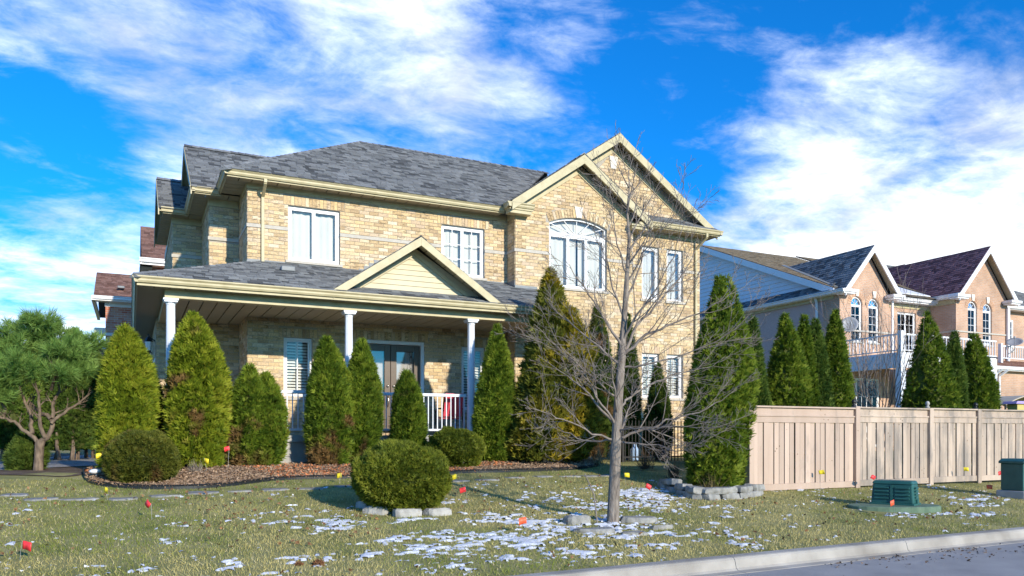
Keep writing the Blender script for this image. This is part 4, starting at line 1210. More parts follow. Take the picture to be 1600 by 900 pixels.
roof_plane(un, ti, [(26.82, 24.1, 7.86), (33.7, 24.1, 7.86), (33.7, 33, 11.62), (26.82, 33, 11.62)], expo=0.16, mat_seed=9)
un.prism([(26.82, 33, 11.61), (33.7, 33, 11.61), (33.7, 41.5, 7.9), (26.82, 41.5, 7.9)], (0, 0, -0.05))
o = un.obj('main_roof', M['underlay'], ra); ti.obj('shingles', M['shingle_brown'], o, kind='stuff')
for a, b in (((24.1, 7.85), (33, 11.6)), ((33, 11.6), (41.5, 7.85))):
    MB().prism([(26.80, a[0], a[1] - 0.01), (26.80, b[0], b[1] - 0.01), (26.80, b[0], b[1] - 0.30), (26.80, a[0], a[1] - 0.30)], (0.04, 0, 0)).obj('side_rake_board', M['white'], ra)
    MB().prism([(26.84, a[0], a[1] - 0.12), (26.84, b[0], b[1] - 0.12), (27.14, b[0], b[1] - 0.12), (27.14, a[0], a[1] - 0.12)], (0, 0, -0.02)).obj('side_rake_soffit', M['soffit'], ra)
# valley metal and old snow between the gables
MB().prism([(26.97, 24.2, 7.93), (27.15, 24.1, 7.93), (28.75, 28.8, 9.90), (28.6, 28.9, 9.90)], (0, 0, 0.012)).obj('valley_flashing', M['flashing'], ra)
MB().prism([(30.3, 24.35, 7.99), (33.3, 24.35, 7.99), (33.2, 26.3, 8.81), (30.0, 27.0, 9.10)], (0, 0, 0.05)).obj('roof_snow', M['snow'], ra, bevel=0.02)
# recessed wall with the balcony doors
D1 = (31.5, 32.75, 5.2, 7.25)
mb = MB(); wall_slab(mb, True, 24.7, 30.0, 33.70, 0.8, 7.75, [D1]); mb.obj('recessed_wall', M['nbrick'], ra)
window(ra, *D1[:2], 24.7, *D1[2:], lights=2, grid=(2, 4), cover=None, name='balcony_door', sill=False)
mb = MB(); gutter(mb, (30.4, 24.28), (33.6, 24.28), (0, -1), 7.68); mb.box(30.3, 33.69, 24.29, 24.7, 7.62, 7.68); mb.obj('gutter', M['white'], ra)
MB().box(30.08, 33.68, 24.66, 24.71, 7.42, 7.60).obj('frieze', M['trim'], ra)
for pts in ([(30.35, 24.2, 7.7), (30.2, 23.93, 7.5), (30.2, 23.93, 5.0)], [(26.9, 25.2, 7.6), (27.0, 25.2, 7.35), (27.0, 25.2, 1.0)]):
    mb = MB()
    for a, b in zip(pts[:-1], pts[1:]): mb.bar(a, b, 0.08, 0.07, (0.3, 1, 0.1))
    mb.obj('downspout', M['white'], ra)
# balcony on a post, in front of the front wall
bal = MB(); bal.box(27.1, 33.0, 21.1, 23.96, 4.78, 4.86).box(27.06, 33.0, 21.06, 21.12, 4.25, 4.80).box(27.06, 27.12, 21.12, 23.96, 4.25, 4.80)
bal.obj('balcony', M['white_siding'], ra)
def balcony_rail(parent, p, q, z0, z1, n):
    p, q = Vector(p), Vector(q)
    r = MB(); r.bar((*p, z1), (*q, z1), 0.06, 0.06).bar((*p, z0 + 0.08), (*q, z0 + 0.08), 0.05, 0.04)
    o = r.obj('balcony_rail', M['white'], parent); me = MB().box(-0.014, 0.014, -0.014, 0.014, z0 + 0.08, z1).mesh('baluster', M['white'])
    for i in range(n):
        c = p.lerp(q, (i + 0.5) / n); b = put('baluster', me, o); b.location = (c.x, c.y, 0)
balcony_rail(ra, (27.1, 23.95), (27.1, 21.12), 4.86, 5.57, 17); balcony_rail(ra, (27.12, 21.1), (33.0, 21.1), 4.86, 5.57, 34)
MB().box(27.03, 27.19, 21.03, 21.19, 4.86, 5.70).obj('balcony_post', M['white'], ra, bevel=0.01)
for pu in (27.12, 32.8): MB().box(pu - 0.02, pu + 0.26, 21.08, 21.34, 0.8, 4.25).obj('balcony_column', M['white_rail'], ra, bevel=0.01)
window(ra, 27.9, 29.3, 23.93, 1.1, 4.05, lights=2, grid=(2, 4), cover=None, name='patio_door', sill=False, recess=-0.02, room=False)
MB().box(27.95, 29.25, 24.002 - 0.01, 24.0 - 0.003, 1.1, 4.0).obj('door_backing', M['room'], ra)

# --- row house with the plum roof
rb_ = thing('row_house', 'peach brick row house with steep plum shingle gable', 'house', (36, 23.4, 0.91), 'row houses behind the fence')
mb = MB(); A1 = (34.55, 35.20, 5.90, 7.45); A2 = (35.62, 36.28, 5.80, 7.40)
arched_wall(mb, 23.4, 33.70, 37.45, 0.8, 7.92, [A1, A2]); mb.obj('front_wall', M['nbrick'], rb_)
for o in (A1, A2): arched_window_small(rb_, o, 23.4)
MB().box(33.66, 37.47, 23.36, 23.4, 6.30, 6.37).obj('stone_band', M['stone_band'], rb_)
MB().box(33.66, 33.70, 23.36, 24.69, 0.8, 7.92).obj('side_wall', M['nbrick_side'], rb_)
MB().box(33.63, 33.66, 23.36, 24.69, 6.30, 6.37).obj('stone_band', M['stone_band'], rb_)
steep_gable(rb_, 23.02, 23.4, (35.60, 10.30), (33.40, 7.95), (37.62, 7.99), 30.5, M['shingle_red'], M['nbrick'], 7.92, 33.70, 37.45, 12)
box_return(rb_, 33.15, 34.05, 22.9, 23.38, 7.80); box_return(rb_, 37.0, 37.8, 22.9, 23.38, 7.80)
mb = MB(); gutter(mb, (33.38, 22.95), (33.38, 25.2), (-1, 0), 7.84); mb.box(33.36, 33.70, 23.4, 24.7, 7.80, 7.84); mb.obj('gutter', M['white'], rb_)
MB().box(33.60, 33.66, 23.4, 24.69, 7.58, 7.78).obj('frieze', M['trim'], rb_)
un, ti = MB(), MB(); roof_plane(un, ti, [(33.75, 24.1, 7.9), (38.0, 24.1, 7.9), (38.0, 33, 11.7), (33.75, 33, 11.7)], expo=0.16, mat_seed=19)
o = un.obj('main_roof', M['underlay'], rb_); ti.obj('shingles', M['shingle_brown'], o, kind='stuff')
# small dormer gable far behind on the ridge
MB().prism([(35.35, 28.25, 9.3), (37.05, 28.25, 9.3), (36.2, 28.25, 10.35)], (0, 0.2, 0)).obj('dormer', M['soffit'], rb_)
for q0, q1 in (((35.05, 9.75), (36.2, 10.45)), ((36.2, 10.45), (37.35, 9.75))):
    rb = MB(); rake_board(rb, q0, q1, 27.95, 28.0, 0.2); rb.obj('dormer_rake', M['white'], rb_)
un, ti = MB(), MB(); roof_plane(un, ti, [(35.0, 32, 9.76), (35.0, 27.95, 9.76), (36.2, 27.95, 10.49), (36.2, 32, 10.49)]); roof_plane(un, ti, [(37.4, 27.95, 9.76), (37.4, 32, 9.76), (36.2, 32, 10.49), (36.2, 27.95, 10.49)])
o = un.obj('dormer_roof', M['underlay'], rb_); ti.obj('shingles', M['shingle_brown'], o, kind='stuff')
# ground floor extension with its own lean-to roof
un, ti = MB(), MB(); roof_plane(un, ti, [(33.0, 21.2, 4.55), (41, 21.2, 4.55), (41, 23.38, 5.12), (33.0, 23.38, 5.12)])
o = un.obj('lean_to_roof', M['underlay'], rb_); ti.obj('shingles', M['shingle_pink'], o, kind='stuff')
mb = MB(); gutter(mb, (33.0, 21.22), (41, 21.22), (0, -1), 4.42); mb.box(33.0, 41, 21.22, 21.5, 4.38, 4.42); mb.obj('gutter', M['white'], rb_)
MB().box(33.15, 41, 21.5, 21.7, 0.8, 4.38).obj('extension_wall', M['nbrick'], rb_)
for du in (33.35, 33.75):
    mb = MB(); mb.bar((du + 0.15, 21.15, 4.4), (du, 21.44, 4.15), 0.08, 0.07, (1, 0, 0)).bar((du, 21.44, 4.15), (du, 21.44, 1), 0.08, 0.07, (0, 1, 0)); mb.obj('downspout', M['white'], rb_)
balcony_rail(rb_, (35.2, 22.3), (41, 22.3), 5.0, 5.62, 36)
MB().box(35.12, 35.26, 22.23, 22.37, 4.86, 5.72).obj('balcony_post', M['white'], rb_)
MB().box(37.30, 37.46, 23.28, 23.36, 5.1, 7.6).obj('downspout', M['white'], rb_)

# --- third row house at the edge of the view
rc = thing('row_house', 'grey roofed row house at the right edge, mostly cut off', 'house', (42, 24.4, 0.91), 'row houses behind the fence')
MB().box(37.5, 46, 24.4, 24.6, 0.8, 7.75).obj('front_wall', M['nbrick'], rc)
un, ti = MB(), MB(); roof_plane(un, ti, [(38.0, 23.9, 7.95), (47, 23.9, 7.95), (47, 33, 11.9), (38.0, 33, 11.9)], expo=0.16, mat_seed=29)
o = un.obj('main_roof', M['underlay'], rc); ti.obj('shingles', M['shingle'], o, kind='stuff')
mb = MB(); gutter(mb, (37.8, 23.95), (47, 23.95), (0, -1), 7.78, 0.13, 0.15); mb.box(37.8, 47, 23.95, 24.4, 7.74, 7.78); mb.obj('gutter', M['white'], rc)
window(rc, 38.6, 39.4, 24.36, 5.8, 7.3, lights=1, grid=(2, 4), cover='curtain', recess=-0.02, room=False)

def dish(name, label, c, aim, foot):
    t = thing(name, label, 'satellite dish', foot, 'satellite dishes')
    c, aim = Vector(c), Vector(aim).normalized()
    a = aim.orthogonal().normalized(); b = aim.cross(a); vs_, fs = [tuple(c)], []
    for i in range(1, 5):
        for k in range(20):
            t_ = 2 * math.pi * k / 20; r = 0.36 * i / 4
            vs_.append(tuple(c + a * (r * math.cos(t_)) + b * (r * math.sin(t_) * 0.92) + aim * (0.09 * (i / 4) ** 2)))
    for k in range(20): fs.append((0, 1 + k, 1 + (k + 1) % 20))
    for i in range(3):
        for k in range(20): fs.append((1 + i * 20 + k, 1 + (i + 1) * 20 + k, 1 + (i + 1) * 20 + (k + 1) % 20, 1 + i * 20 + (k + 1) % 20))
    me = new_mesh('reflector', vs_, fs, M['dish'], smooth=True); o = put('reflector', me, t)
    m = o.modifiers.new('solid', 'SOLIDIFY'); m.thickness = 0.015
    MB().tube([tuple(c - aim * 0.02), tuple(c - aim * 0.12 + Vector((0, 0, -0.15))), foot], 0.022, 6).obj('mast', M['dish'], t)
    MB().tube([tuple(c + Vector((0, 0, -0.32))), tuple(c + aim * 0.42 + Vector((0, 0, -0.12)))], 0.014, 6).obj('feed_arm', M['dish'], t)
    MB().lathe(tuple(c + aim * 0.42 + Vector((0, 0, -0.16))), [(0.03, 0), (0.045, 0.02), (0.045, 0.09), (0.02, 0.11)], 8).obj('receiver', M['dish'], t)
dish('satellite_dish', 'dark grey satellite dish on the corner of the white-gabled row house', (26.75, 23.25, 6.15), (-0.75, -0.9, 0.45), (27.05, 23.95, 5.72))
dish('satellite_dish', 'satellite dish on the balcony rail at the right edge of the view', (35.9, 22.1, 5.75), (-0.55, -0.3, 0.9), (35.7, 22.28, 5.25))

# --- houses down the side street
n1 = thing('side_street_house', 'house with pinkish roof and white gutters just behind the corner house', 'house', (5, 34, 0.91))
MB().box(0.75, 9, 34.0, 34.25, 0.8, 8.2).obj('front_wall', M['rbrick'], n1); MB().box(0.751, 1.0, 34.251, 41, 0.8, 8.2).obj('side_wall', M['rbrick_side'], n1)
un, ti = MB(), MB(); roof_plane(un, ti, [(0.36, 33.5, 8.45), (9, 33.5, 8.45), (9, 37.5, 10.6), (0.36, 37.5, 10.6)], expo=0.17)
un.prism([(0.36, 37.5, 10.6), (9, 37.5, 10.6), (9, 41.5, 8.45), (0.36, 41.5, 8.45)], (0, 0, -0.05))
o = un.obj('roof', M['underlay'], n1); ti.obj('shingles', M['shingle_pink'], o, kind='stuff')
mb = MB(); gutter(mb, (0.28, 33.52), (9, 33.52), (0, -1), 8.28, 0.13, 0.16); mb.box(0.34, 9, 33.53, 34.0, 8.2, 8.28); mb.obj('gutter', M['white'], n1)
mb = MB(); mb.box(0.30, 0.36, 33.5, 41.5, 8.2, 8.42).box(0.36, 0.75, 33.6, 41.4, 8.2, 8.24); mb.obj('side_fascia', M['white'], n1)
n2 = thing('side_street_house', 'red brick house with brown roof at the far left behind the cedars', 'house', (2, 44, 0.91))
MB().box(-1.15, 6, 44.0, 44.25, 0.8, 8.2).obj('front_wall', M['rbrick'], n2); MB().box(-1.149, -0.9, 44.251, 52, 0.8, 8.2).obj('side_wall', M['rbrick_side'], n2)
MB().box(-1.2, 6, 43.95, 44.0, 6.55, 6.68).obj('stone_band', M['keystone'], n2); MB().box(-1.18, 6, 43.96, 44.0, 8.0, 8.2).obj('frieze', M['white'], n2)
un, ti = MB(), MB(); roof_plane(un, ti, [(-1.65, 43.4, 8.42), (6, 43.4, 8.42), (6, 47.2, 10.25), (-1.65, 47.2, 10.25)], expo=0.17)
un.prism([(-1.65, 47.2, 10.25), (6, 47.2, 10.25), (6, 51, 8.4), (-1.65, 51, 8.4)], (0, 0, -0.05))
o = un.obj('roof', M['underlay'], n2); ti.obj('shingles', M['shingle_pink'], o, kind='stuff')
mb = MB(); gutter(mb, (-1.7, 43.42), (6, 43.42), (0, -1), 8.26, 0.13, 0.16); mb.box(-1.65, 6, 43.43, 44.0, 8.2, 8.26); mb.obj('gutter', M['white'], n2)
MB().box(-1.75, -1.6, 43.4, 51, 8.2, 8.42).obj('side_fascia', M['white'], n2)
MB().box(-1.75, -1.16, 46.6, 47.4, 6.9, 7.25).obj('side_bay', M['white'], n2, bevel=0.05)
MB().box(-0.62, -0.30, 44.2, 44.5, 9.0, 9.12).obj('roof_vent', M['flashing'], n2, bevel=0.03)
un, ti = MB(), MB(); roof_plane(un, ti, [(-1.9, 41.2, 5.1), (5, 41.2, 5.1), (5, 43.98, 5.9), (-1.9, 43.98, 5.9)], expo=0.17)
o = un.obj('garage_roof', M['underlay'], n2); ti.obj('shingles', M['shingle_pink'], o, kind='stuff')
mb = MB(); gutter(mb, (-2.0, 41.22), (5, 41.22), (0, -1), 4.95, 0.13, 0.16); mb.box(-2.0, 5, 41.22, 41.6, 4.88, 4.95); mb.obj('gutter', M['white'], n2)
MB().box(-1.5, 5, 41.6, 41.8, 0.8, 4.88).obj('garage_wall', M['rbrick'], n2)
gd = MB().box(-1.35, 1.2, 41.54, 41.6, 0.9, 3.9).obj('garage_door', M['white'], n2)
for k_ in range(4): MB().box(-1.3, 1.15, 41.51, 41.54, 0.95 + k_ * 0.73, 1.63 + k_ * 0.73).obj('door_panel', M['white'], gd, bevel=0.01)
# ---------------------------------------------------------------- plants
def sprays(rg, pts, dirs, length, width, k, fan, cols, coljit=0.12):
    """flat fans of k slim leaflets at pts, pointing along dirs"""
    n = len(pts)
    rnd = rg.normal(size=(n, 3)); tan = np.cross(dirs, rnd); tan /= np.linalg.norm(tan, axis=1, keepdims=True) + 1e-9
    V_, C_ = [], []
    for j in range(k):
        a = (j - (k - 1) / 2) / max(1, (k - 1) / 2) * fan if k > 1 else 0.0
        a = a + rg.normal(size=n) * 0.18
        ld = dirs * np.cos(a)[:, None] + tan * np.sin(a)[:, None]
        pd = -dirs * np.sin(a)[:, None] + tan * np.cos(a)[:, None]
        L_ = (length * (0.65 + 0.7 * rg.random(n)))[:, None]; w = (width * (0.7 + 0.6 * rg.random(n)))[:, None]
        b = pts + ld * L_ * 0.1
        tri = np.stack([b - pd * w * 0.5, b + pd * w * 0.5, pts + ld * L_], 1)
        V_.append(tri); C_.append(cols * (1 + coljit * rg.normal(size=(n, 1))))
    V_ = np.concatenate(V_).reshape(-1, 3); C_ = np.clip(np.concatenate(C_), 0.004, 1)
    return V_, np.arange(len(V_)).reshape(-1, 3), C_

GREEN = np.array([[0.060, 0.105, 0.010], [0.105, 0.165, 0.014], [0.160, 0.225, 0.020], [0.225, 0.275, 0.030]])
DARK = np.array([[0.036, 0.068, 0.012], [0.058, 0.098, 0.016], [0.085, 0.130, 0.020], [0.120, 0.165, 0.028]])
LIME = np.array([[0.105, 0.150, 0.010], [0.170, 0.220, 0.014], [0.240, 0.280, 0.020], [0.310, 0.330, 0.032]])
GOLD = np.array([[0.170, 0.160, 0.015], [0.300, 0.255, 0.020], [0.460, 0.345, 0.032], [0.600, 0.440, 0.055]])
OLIVE = np.array([[0.075, 0.095, 0.014], [0.115, 0.135, 0.018], [0.165, 0.180, 0.024], [0.215, 0.215, 0.035]])
BROWN = np.array([0.30, 0.165, 0.075])

def cedar(name, label, u, v, H, D, n, pal=GREEN, seed=1, shape=1.5, base=0.75, wide=0.22, tops=((0, 0, 1.0),), brown=0.0, gold=0.0, z0=None, length=0.105, group='clipped cedars', cat='cedar', trunk=True, lumps=0.13, cfrac=0.80):
    """upright cedar: feathery crown of flat sprays round a twiggy core, on a short trunk"""
    rg = np.random.default_rng(seed)
    g = gz(u, v) if z0 is None else z0
    t = thing(name, label, cat, (u, v, g), group)
    Rr = D / 2 * 0.78
    pal = np.minimum(pal * 1.22, 0.6)
    def prof(h):
        h = np.asarray(h, dtype=float)
        up = 1 - np.clip((h - wide) / (1 - wide), 0, 1) ** shape
        lo = base + (1 - base) * np.sin(np.clip(h / wide, 0, 1) * math.pi / 2)
        return np.where(h > wide, up, lo)
    AV, AT, AC = [], [], []
    foot = 0.025 * H if trunk else 0.0
    for ti_, (dx, dy, hs) in enumerate(tops):
        m = int(n / len(tops)); Ht = (H - foot) * hs
        h = rg.random(m * 3); keep = rg.random(m * 3) < prof(h) * 0.92 + 0.08; h = h[keep][:m]; k = len(h)
        th = rg.random(k) * 2 * math.pi
        lump = fbm(np.cos(th) * 2.3 + 10, np.sin(th) * 2.3 + h * Ht * 2.6 + 5, seed, 3) - 0.5
        lump2 = 0.6 * vnoise(th * 2.2, h * Ht * 4.5, seed + 5) + 0.6 * vnoise(th * prof(h) * Rr * 10, h * Ht * 8, seed + 6) - 0.6
        ph = seed * 1.7 + ti_
        lean = 0.07 * D * np.sin(h * 3.1 + ph)                       # crowns are never plumb
        plume = 0.10 * np.abs(np.sin(th * 2.5 + h * 2.2 + ph)) + 0.07 * np.sin(th + ph) * (0.4 + h)
        r = Rr * (1 if len(tops) == 1 else 0.78) * prof(h) * (0.95 + lumps * 2.2 * lump + 0.16 * lump2 + plume) + 0.025
        rad = r * (1 - 0.30 * rg.random(k) ** 2) * np.where(rg.random(k) < 0.05, 1.10, 1.0)
        p = np.stack([dx + np.cos(th) * rad + lean * math.cos(ph), dy + np.sin(th) * rad + lean * math.sin(ph), foot + h * Ht], 1)
        out = np.stack([np.cos(th), np.sin(th), np.zeros(k)], 1)
        d = out * (0.55 + 0.3 * rg.random(k))[:, None] + np.array([0, 0, 1.0]) * (0.75 + 0.3 * rg.random(k))[:, None] + rg.normal(size=(k, 3)) * 0.25
        d /= np.linalg.norm(d, axis=1, keepdims=True)
        w = np.clip(0.42 + 1.2 * lump + 0.9 * lump2 + 0.34 * rg.normal(size=k), 0, 0.999) * 3
        i0 = w.astype(int); f = (w - i0)[:, None]
        c = pal[i0] * (1 - f) + pal[np.minimum(i0 + 1, 3)] * f
        if gold:
            gm = np.clip((fbm(p[:, 0] * 1.6 + 3, p[:, 2] * 1.3 + p[:, 1], seed + 9, 3) - 0.5) * 4.5 + gold + 0.55 * (p[:, 0] * 0.9 - p[:, 1] * 0.435) / Rr + (h - 0.45) * 0.5, 0, 1)[:, None]
            c = c * (1 - gm) + GOLD[i0] * gm
        if brown:
            bm = np.clip((fbm(p[:, 0] * 2.8 + 7, p[:, 2] * 2.8 + p[:, 1] * 2, seed + 21, 3) - 0.60) * 6 + brown * 3.0 * (0.24 - h) - 0.25 * (h > 0.45), 0, 0.85)[:, None]
            c = c * (1 - bm) + BROWN * (0.7 + 0.6 * rg.random((k, 1))) * bm
        a, b, cc = sprays(rg, p, d, length, length * 0.30, 5, 0.75, c)
        AT.append(b + sum(len(x) for x in AV)); AV.append(a); AC.append(cc)
        # twiggy inner mass
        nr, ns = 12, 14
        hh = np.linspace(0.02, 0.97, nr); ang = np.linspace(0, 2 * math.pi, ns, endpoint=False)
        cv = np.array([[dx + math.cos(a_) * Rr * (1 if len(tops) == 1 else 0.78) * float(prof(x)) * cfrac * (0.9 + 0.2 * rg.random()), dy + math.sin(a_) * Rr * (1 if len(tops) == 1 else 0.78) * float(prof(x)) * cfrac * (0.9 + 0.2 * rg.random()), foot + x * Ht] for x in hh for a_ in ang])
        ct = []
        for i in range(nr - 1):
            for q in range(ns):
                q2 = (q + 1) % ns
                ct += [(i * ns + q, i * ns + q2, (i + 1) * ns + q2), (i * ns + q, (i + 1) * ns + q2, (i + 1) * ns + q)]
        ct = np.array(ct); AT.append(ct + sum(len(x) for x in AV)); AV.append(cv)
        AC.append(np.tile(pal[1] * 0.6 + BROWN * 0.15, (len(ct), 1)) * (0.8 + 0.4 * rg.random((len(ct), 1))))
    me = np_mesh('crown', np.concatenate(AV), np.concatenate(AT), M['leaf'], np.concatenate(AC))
    c = bpy.data.objects.new('crown', me); COL.objects.link(c); c.parent = t
    if trunk:
        mb = MB(); mb.tube([(0, 0, -0.12), (0.01, 0, 0.2), (0, 0.01, H * 0.5)], [0.07, 0.055, 0.02], 7)
        for q in range(5):
            a_ = q * 1.3 + seed; mb.tube([(0, 0, 0.02), (0.14 * math.cos(a_), 0.14 * math.sin(a_), 0.28)], [0.03, 0.015], 5)
        o = bpy.data.objects.new('trunk', mb.mesh('trunk', M['twig'])); COL.objects.link(o); o.parent = t
    return t

BED = 'cedars along the porch'
cedar('cedar', 'broad lime-green cedar behind the left round shrub', -0.12, 16.5, 2.72, 1.08, 7000, LIME, 11, 3.0, wide=0.36, group=BED)
cedar('cedar', 'small dark cedar tucked behind the broad lime-green one', 0.36, 17.3, 2.05, 0.66, 2600, DARK, 12, group=BED)
cedar('cedar', 'tall lime-green cedar in front of the left porch column', 1.10, 16.7, 3.06, 1.32, 9500, LIME, 13, 2.6, base=0.86, wide=0.38, brown=0.25, group=BED)
cedar('cedar', 'short twin-topped cedar before the shaded brick wall', 2.30, 16.8, 2.10, 1.18, 6500, GREEN, 14, 2.0, wide=0.3, tops=((-0.15, 0, 1.0), (0.16, 0.03, 0.93)), brown=0.2, group=BED)
cedar('cedar', 'green cedar with browned skirt, left of a close pair', 3.76, 16.8, 2.74, 1.16, 8000, GREEN, 15, 2.2, wide=0.33, brown=1.2, group=BED)
cedar('cedar', 'pointed cedar standing before the front door, right of a close pair', 4.50, 16.95, 2.74, 0.94, 7000, GREEN, 16, 2.1, wide=0.34, brown=0.9, group=BED)
cedar('cedar', 'small cedar with a brown patch below the door handles', 5.61, 17.0, 2.12, 0.86, 5000, GREEN, 17, 2.3, wide=0.35, brown=0.95, group=BED)
cedar('cedar', 'conical dark green cedar before the right porch column', 7.77, 17.0, 3.28, 1.10, 8000, GREEN, 18, 1.6, wide=0.28, group=BED)
cedar('cedar', 'large ragged cedar with golden tips beside the porch end', 9.02, 16.5, 4.62, 2.35, 16000, OLIVE, 19, 1.8, gold=0.50, lumps=0.30, wide=0.3, tops=((0, 0, 1.0), (0.34, -0.1, 0.80), (-0.36, 0.05, 0.62)), length=0.14, group=BED, cfrac=0.72)
cedar('cedar', 'dark slim cedar between the golden one and the bare tree', 10.93, 17.6, 4.05, 0.90, 6000, DARK, 20, 2.0, wide=0.35, brown=0.12, group=BED)
cedar('cedar', 'thin dark cedar rising behind the bare trunk', 12.33, 18.2, 4.0, 0.80, 4500, DARK, 21, 1.7, wide=0.4, group=BED)
cedar('cedar', 'low dark cedar under the small ground floor windows', 12.9, 17.6, 2.6, 0.85, 4000, DARK, 22, 1.5, group=BED)
cedar('cedar', 'dark cedar beside the iron fence, half behind the big one', 13.6, 16.2, 2.5, 0.9, 3500, DARK, 42, 1.5, group=BED)
cedar('cedar', 'big two-tipped cedar on the stone bed by the fence end', 10.64, 12.45, 4.3, 1.62, 16000, GREEN, 23, 1.5, tops=((-0.06, 0, 0.99), (0.12, 0.03, 1.0), (-0.30, -0.1, 0.72)), wide=0.40, base=0.78, length=0.10, group=BED)
YD = 'cedars behind the fence'
for i, (u, d, zt, sh, lab) in enumerate([(13.16, 0.72, 4.34, 1.2, 'narrow cedar behind the fence, next to the big two-tipped one'), (14.08, 1.15, 4.49, 1.35, 'second cedar from the left behind the pink fence panel'),
        (14.78, 0.74, 4.49, 1.2, 'slim cedar behind the fence, left of its close twin'), (15.12, 0.80, 4.43, 1.25, 'slim cedar behind the fence, right of its close twin'), (15.80, 0.92, 4.69, 1.3, 'cedar behind the fence nearest the dark satellite dish'),
        (19.23, 1.48, 4.87, 1.2, 'tallest cedar of the right-hand trio behind the fence'), (20.31, 0.78, 4.41, 1.3, 'narrow middle cedar of the right-hand trio behind the fence'), (21.25, 1.16, 4.41, 1.9, 'round-topped cedar at the right of the trio behind the fence')]):
    cedar('cedar', lab, u, 14.2, zt - 0.7, d * 1.18, 6000, GREEN if i % 3 else DARK * 1.35, 30 + i, sh + 0.3, wide=0.28, group=YD, z0=0.7)

HD = 'hedge cedars across the driveway'
for i, (u, v, h, d, lab) in enumerate([(-4.1, 23.4, 2.9, 1.6, 'loose hedge cedar at the far left edge, behind the pine'), (-2.9, 24.6, 3.0, 1.7, 'hedge cedar with bare lower stems left of the pine trunk'), (-2.2, 25.6, 3.4, 1.7, 'hedge cedar directly behind the pine trunk'),
        (-1.42, 24.6, 3.3, 1.5, 'tall dark hedge cedar right of the pine crown'), (-1.0, 26.6, 3.0, 1.4, 'hedge cedar nearest the broad lime-green cedar')]):
    t = cedar('hedge_cedar', lab, u, v, h, d, 5200, DARK * (1.6 if i < 2 else 1.25), 50 + i, 2.4, base=0.72, wide=0.35, group=HD, z0=0.93 + 0.25, trunk=False, lumps=0.2, length=0.13)
    rg = random.Random(60 + i)
    for k in range(4):
        x, y = rg.uniform(-0.35, 0.35), rg.uniform(-0.45, 0.1)
        mb = MB(); mb.tube([(x, y, -0.30), (x * 1.1 + rg.uniform(-.06, .06), y, 0.15), (x * 1.2, y, 0.9)], [0.06, 0.045, 0.03], 6)
        o = bpy.data.objects.new('stem', mb.mesh('stem', M['pine_bark'])); COL.objects.link(o); o.parent = t

def ball_shrub(label, u, v, D, H, n, pal, seed, lift=0.0, brown=0.0):
    rg = np.random.default_rng(seed)
    t = thing('ball_shrub', label, 'shrub', (u, v, gz(u, v)), 'round clipped shrubs')
    k = n
    d0 = rg.normal(size=(k, 3)); d0 /= np.linalg.norm(d0, axis=1, keepdims=True)
    d0[:, 2] = np.where(d0[:, 2] < -0.85, -d0[:, 2], d0[:, 2])
    lump = fbm(d0[:, 0] * 3 + d0[:, 2] * 2 + 9, d0[:, 1] * 3 - d0[:, 2] * 2.5 + 4, seed, 4) - 0.5
    rad = (1 + 0.44 * lump) * (1 - 0.16 * rg.random(k) ** 2)
    sq = np.sign(d0) * np.abs(d0) ** 0.88; sq /= np.linalg.norm(sq, axis=1, keepdims=True) ** 0.75
    p = sq * rad[:, None] * np.array([D / 2, D / 2, H / 2]) * 0.98 + np.array([0, 0, H / 2 + lift])
    dr = d0 * 0.75 + np.array([0, 0, 0.45]) + rg.normal(size=(k, 3)) * 0.38; dr /= np.linalg.norm(dr, axis=1, keepdims=True)
    w = np.clip(0.42 + 1.5 * lump + 0.36 * rg.normal(size=k), 0, 0.999) * 3; i0 = w.astype(int); f = (w - i0)[:, None]
    c = pal[i0] * (1 - f) + pal[np.minimum(i0 + 1, 3)] * f
    if brown:
        bm = np.clip((vnoise(p[:, 0] * 5 + 3, p[:, 2] * 5 + p[:, 1] * 4, seed) - 0.6) * 3 + brown * (-d0[:, 2] - 0.3), 0, 0.85)[:, None]
        c = c * (1 - bm) + BROWN * 0.8 * bm
    a, b, cc = sprays(rg, p, dr, 0.060, 0.020, 3, 0.7, c)
    nr, ns = 10, 18; cv = []; ct = []
    for i in range(nr):
        ph = math.pi * (i + 0.5) / nr
        for q in range(ns):
            x = np.array([math.sin(ph) * math.cos(2 * math.pi * q / ns), math.sin(ph) * math.sin(2 * math.pi * q / ns), math.cos(ph)])
            cv.append(x * np.array([D / 2, D / 2, H / 2]) * 0.86 + np.array([0, 0, H / 2 + lift]))
    for i in range(nr - 1):
        for q in range(ns):
            q2 = (q + 1) % ns; ct += [(i * ns + q, (i + 1) * ns + q, (i + 1) * ns + q2), (i * ns + q, (i + 1) * ns + q2, i * ns + q2)]
    ct = np.array(ct)
    me = np_mesh('crown', np.concatenate([a, np.array(cv)]), np.concatenate([b, ct + len(a)]), M['leaf'], np.concatenate([cc, np.tile(pal[1] * 0.7, (len(ct), 1))]))
    o = bpy.data.objects.new('crown', me); COL.objects.link(o); o.parent = t
    rg2 = random.Random(seed); mb = MB()
    for q in range(16):
        a_ = q * 2.4; r = 0.06 + 0.3 * D * rg2.random(); mb.tube([(0.25 * r * math.cos(a_), 0.25 * r * math.sin(a_), -0.1), (r * math.cos(a_), r * math.sin(a_), lift + H * 0.22), (1.2 * r * math.cos(a_), 1.2 * r * math.sin(a_), lift + H * 0.5)], [0.018, 0.013, 0.008], 5)
    o = bpy.data.objects.new('stems', mb.mesh('stems', M['twig'])); COL.objects.link(o); o.parent = t
BALL = np.array([[0.075, 0.105, 0.012], [0.125, 0.165, 0.016], [0.190, 0.225, 0.022], [0.260, 0.280, 0.032]])
ball_shrub('largest round clipped shrub, out on the lawn on flat stones', 3.74, 11.60, 1.44, 1.08, 17000, BALL, 71, -0.06)
